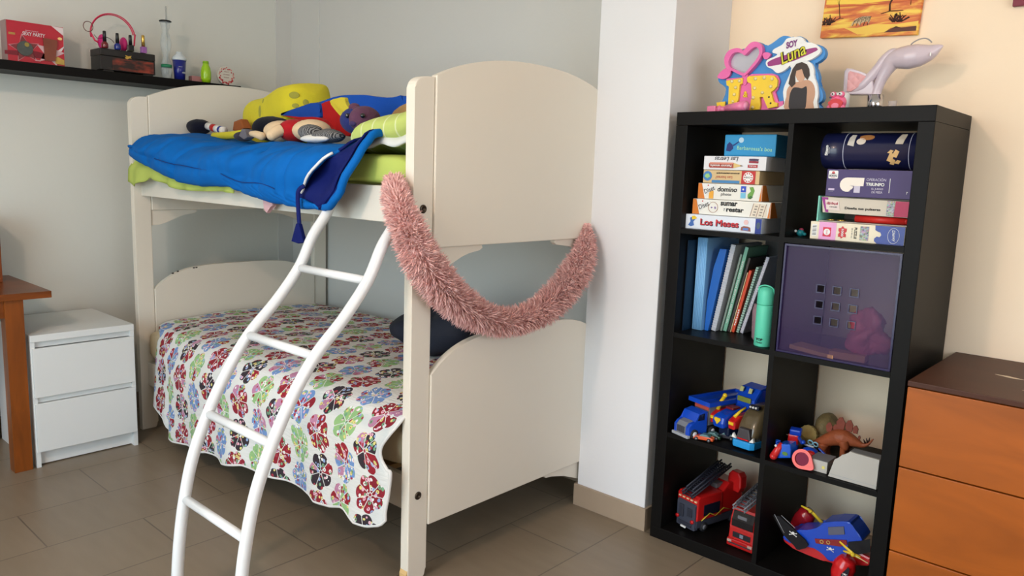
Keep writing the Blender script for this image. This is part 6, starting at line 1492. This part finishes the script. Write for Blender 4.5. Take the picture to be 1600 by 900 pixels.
cr = nt.nodes.new('ShaderNodeValToRGB'); cr.color_ramp.elements[0].position = .4; cr.color_ramp.elements[0].color = lin((40, 22, 20)); cr.color_ramp.elements[1].position = .62; cr.color_ramp.elements[1].color = lin((142, 52, 34)); nt.links.new(n.outputs['Fac'], cr.inputs[0]); nt.links.new(cr.outputs[0], b.inputs['Base Color'])
MB().box(jx, jx + .0015, y0 + .05, y1 - .008, ZS + .014, ZS + .066).build('painted_front', RJ, jb)
MB().prism([(-.768, 1.716), (-.757, 1.712), (-.745, 1.718), (-.737, 1.715), (-.741, 1.722), (-.737, 1.729), (-.752, 1.726), (-.766, 1.730), (-.762, 1.723)], 'yz', jx + .0012, jx + .004).build('brass_clasp', GOLD, jb)
# nail polish
def polish(label, y, col, cap, rad=True, zc=0, hh=.034, x=-2.452):
    z = ZS + .1042
    r = thing('nail_polish', label, 'nail polish', (x, y, z), 'nail polish bottles on the dark wooden box')
    if rad: MB().lathe([(0, 0), (.012, 0), (.0145, .004), (.0145, .018), (.011, .026), (.006, .029), (0, .029)], (x, y, z + .0003)).build('bottle', mat(col, .12, coat=.8), r)
    else: MB().box(x - .012, x + .012, y - .012, y + .012, z + .0003, z + .029, bev=.003).build('bottle', mat(col, .12, coat=.8), r)
    MB().lathe([(0, .0293), (.008, .0293), (.0068, .0293 + hh + .008), (.0055, .0293 + hh + .01), (0, .0293 + hh + .01)], (x, y, z)).build('brush_cap', cap, r)
BC = mat((18, 18, 22), .3, coat=.3)
polish('dark red nail polish with black cap, in front of the headphones', -.850, (110, 30, 34), BC, hh=.036)
polish('dark blue nail polish with black cap', -.795, (24, 40, 120), BC, hh=.034)
polish('black nail polish with black cap', -.738, (24, 24, 28), BC, rad=False, hh=.034)
polish('purple nail polish with gold cap, standing apart at the right', -.680, (150, 90, 160), GOLD, rad=False, hh=.042)
# headphones
hp = thing('headphones', 'pink over-ear headphones with a thin double band behind the nail polish', 'headphones', (-2.5, -.79, ZS + .104))
HPK = mat((214, 40, 84), .35, coat=.3)
hx = -2.505
for dx, s in ((0, 1.0), (-.006, .955)):
    pts = [(hx + dx, -.792 + .098 * s * math.cos(a), 1.815 + .098 * s * math.sin(a)) for a in [PI * (1.06 - 1.0 * k / 24) for k in range(25)]]
    MB().tube(pts, .0038, 10, flat=.6).build('headband', HPK, hp)
for y, sg_ in ((-.842, 1), (-.748, -1)):
    MB().ball((hx, y, ZS + .104 + .034), (.028, .016, .033)).build('ear_pad', mat((206, 40, 120), .5), hp)
MB().tube([(hx, -.888, 1.815), (hx, -.872, 1.785), (hx, -.852, 1.775)], .004, 8).build('yoke', HPK, hp)
MB().tube([(hx, -.694, 1.836), (hx, -.70, 1.785), (hx, -.735, 1.78)], .004, 8).build('yoke', HPK, hp)
MB().tube([(hx + .02, -.905 + .02 * math.cos(a), 1.838 + .022 * math.sin(a)) for a in [2 * PI * k / 20 for k in range(20)]], .0018, 8, closed=True).build('wire_loop', mat((110, 74, 66), .4), hp)
MB().tube(smooth_path([(hx + .03, -.885, 1.805), (hx + .035, -.87, 1.79), (hx + .035, -.835, 1.80), (hx + .03, -.81, 1.792), (hx + .03, -.80, 1.78)]), .0013, 6).build('cable', mat((70, 40, 44), .4), hp)
# twisted tumbler
CG = clear_mat((222, 230, 232), .22, .05, 'clear_tumbler_plastic')
tw = thing('twisted_tumbler', 'tall clear twisted tumbler with black lid and straw on the wall shelf', 'tumbler', (-2.45, -.575, ZS))
pts = []
def twist(u, v):
    a = 2 * PI * v; z = u * .262
    tw_ = u * 7.0; r = .0185 + .0055 * math.cos(2 * (a - tw_)) * (1 - max(0, u - .8) * 4 if u > .8 else 1) + .006 * max(0, u - .85) * 5
    return Vector((-2.45 + r * math.cos(a), -.575 + r * math.sin(a), ZS + .001 + z))
mb = MB().grid(twist, 60, 28); mb.build('twisted_cup', CG, tw)
MB().lathe([(0, 0), (.027, 0), (.028, .004), (.022, .007), (0, .008)], (-2.45, -.575, ZS + .262)).build('black_lid', BLACK, tw)
MB().cyl((-2.45, -.572, ZS + .02), (-2.452, -.568, ZS + .335), .004).build('straw', clear_mat((200, 204, 200), .5, .1, 'clear_straw'), tw)
MB().lathe([(.0225, 0), (.0245, 0), (.0245, .014), (.0225, .014)], (-2.45, -.575, ZS + .052)).build('green_band', mat((40, 120, 84), .5), tw)
sk = thing('shaker_bottle', 'dark blue shaker bottle with a white cap on the wall shelf', 'bottle', (-2.46, -.508, ZS))
MB().lathe([(0, 0), (.024, 0), (.031, .093), (0, .093)], (-2.46, -.508, ZS + .0005), 28).build('bottle_body', mat((26, 34, 120), .3, coat=.4), sk)
MB().lathe([(0, .0935), (.033, .0935), (.033, .102), (.027, .112), (.017, .120), (.014, .133), (0, .135)], (-2.46, -.508, ZS + .0005), 28).build('cap', mat((206, 214, 218), .35), sk)
YK = Matrix.Translation((-2.4315, 0, 0)) @ Matrix.Rotation(PI / 2, 4, 'Z')
marks(-.516, ZS + .062, 0.0, .004, .018, LGREY, sk, 6, 0, YK); marks(-.500, ZS + .036, .001, .009, .016, LGREY, sk, 5, 0, YK)
tag(MB().box(-2.50, -2.46, -.446, -.35, ZS + .0005, ZS + .030, bev=.002).build('pink_box', mat((176, 120, 120), .4)), 'low dusty pink box behind the lime green bottle', 'box')
gb2 = thing('green_bottle', 'small lime green bottle on the wall shelf beside the round flowery tin', 'bottle', (-2.44, -.385, ZS))
MB().lathe([(0, 0), (.018, 0), (.024, .02), (.0245, .05), (.021, .072), (.0145, .086), (.0145, .092), (0, .092)], (-2.44, -.385, ZS + .0005), 28).build('bottle_body', mat((156, 200, 30), .25, coat=.5), gb2)
MB().lathe([(0, .0925), (.0145, .0925), (.0138, .104), (0, .105)], (-2.44, -.385, ZS + .0005), 28).build('bottle_cap', mat((130, 176, 30), .35), gb2)
ft = thing('flower_tin', 'round cream tin lid wreathed with red flowers standing on edge', 'tin', (-2.44, -.28, ZS))
MB().prism([(-.279 + .046 * math.cos(a), ZS + .0465 + .046 * math.sin(a)) for a in [2 * PI * k / 28 for k in range(28)]], 'yz', -2.455, -2.437, bev=.002).build('tin_lid', mat((206, 200, 188), .4), ft)
for k in range(26):
    a = 2 * PI * k / 26 + .1; rr2 = .036 + .004 * math.sin(k * 2.3); big = math.sin(a) < -.2
    ypatch(disc(-.279 + rr2 * math.cos(a), ZS + .0465 + rr2 * math.sin(a), .0055 if big else .0036, 7), mat((176, 50, 56) if k % 3 else (206, 120, 110), .5), 'printed_flower', ft, -2.4368)
YT = Matrix.Translation((-2.437, 0, 0)) @ Matrix.Rotation(PI / 2, 4, 'Z')
for k, wq in ((.066, .026), (.052, .034), (.038, .028)): marks(-.279, ZS + k, -.0004, .005, wq, mat((170, 140, 130), .5), ft, 8, 0, YT)

# ------------------------------------------------------------------ light
w = bpy.data.worlds.new('daylight'); bpy.context.scene.world = w; w.use_nodes = True
nt = w.node_tree; bg = nt.nodes['Background']
sky = nt.nodes.new('ShaderNodeTexSky'); sky.sky_type = 'NISHITA'; sky.sun_disc = False; sky.sun_elevation = math.radians(40); sky.sun_rotation = math.radians(200)
nt.links.new(sky.outputs[0], bg.inputs['Color']); bg.inputs['Strength'].default_value = .25
def area(name, loc, rot, sx, sy, power, col):
    l = bpy.data.lights.new(name, 'AREA'); l.shape = 'RECTANGLE'; l.size = sx; l.size_y = sy; l.energy = power; l.color = col
    o = bpy.data.objects.new(name, l); C.objects.link(o); o.location = loc; o.rotation_euler = rot; return o
area('added_fill_right', (RX + .02, (RY0 + RY1) / 2, (RZ0 + RZ1) / 2), (math.radians(90), 0, math.radians(90)), RY1 - RY0, RZ1 - RZ0, 24.0, (.88, .93, 1.0))  # added fill light in the right opening, brightens faces turned that way
area('window_daylight', ((WX0 + WX1) / 2, FY - .02, (WZ0 + WZ1) / 2), (math.radians(90), 0, 0), WX1 - WX0, WZ1 - WZ0, 52.0, (.68, .90, 1.02))
# ceiling lamp with a real fixture
cl = thing('ceiling_lamp', 'round white ceiling lamp behind the camera', 'lamp', (-.05, -2.9, CH - .12))
MB().lathe([(0, 0), (.10, .0), (.15, .03), (.16, .07), (.16, .10), (0, .10)], (-.05, -2.9, CH - .105)).build('lamp_shade', clear_mat((240, 236, 226), .35, .4, 'frosted_glass'), cl)
pl = bpy.data.lights.new('lamp_bulb', 'POINT'); pl.energy = 72.0; pl.color = (.88, .66, .54); pl.shadow_soft_size = .09
po = bpy.data.objects.new('lamp_bulb', pl); C.objects.link(po); po.location = (-.05, -2.9, CH - .16)

# ------------------------------------------------------------------ camera
cam = bpy.data.cameras.new('camera'); co = bpy.data.objects.new('camera', cam); C.objects.link(co)
cam.sensor_width = 36; cam.lens = 36 * 1201.22 / 1600; cam.clip_start = .05
yaw, pitch, roll = (0.73173, -0.14943, 0.0349)
f = Vector((-math.sin(yaw) * math.cos(pitch), math.cos(yaw) * math.cos(pitch), math.sin(pitch)))
r0 = Vector((math.cos(yaw), math.sin(yaw), 0)); u0 = r0.cross(f)
r2 = r0 * math.cos(roll) + u0 * math.sin(roll); u2 = r2.cross(f)
Mx = Matrix((r2, u2, -f)).transposed().to_4x4(); Mx.translation = Vector((1.3336, -2.2626, 1.2596))
co.matrix_world = Mx
bpy.context.scene.camera = co
vs_ = bpy.context.scene.view_settings
vs_.view_transform = 'Standard'; vs_.look = 'None'; vs_.gamma = 1; vs_.exposure = 0.1; vs_.use_curve_mapping = False
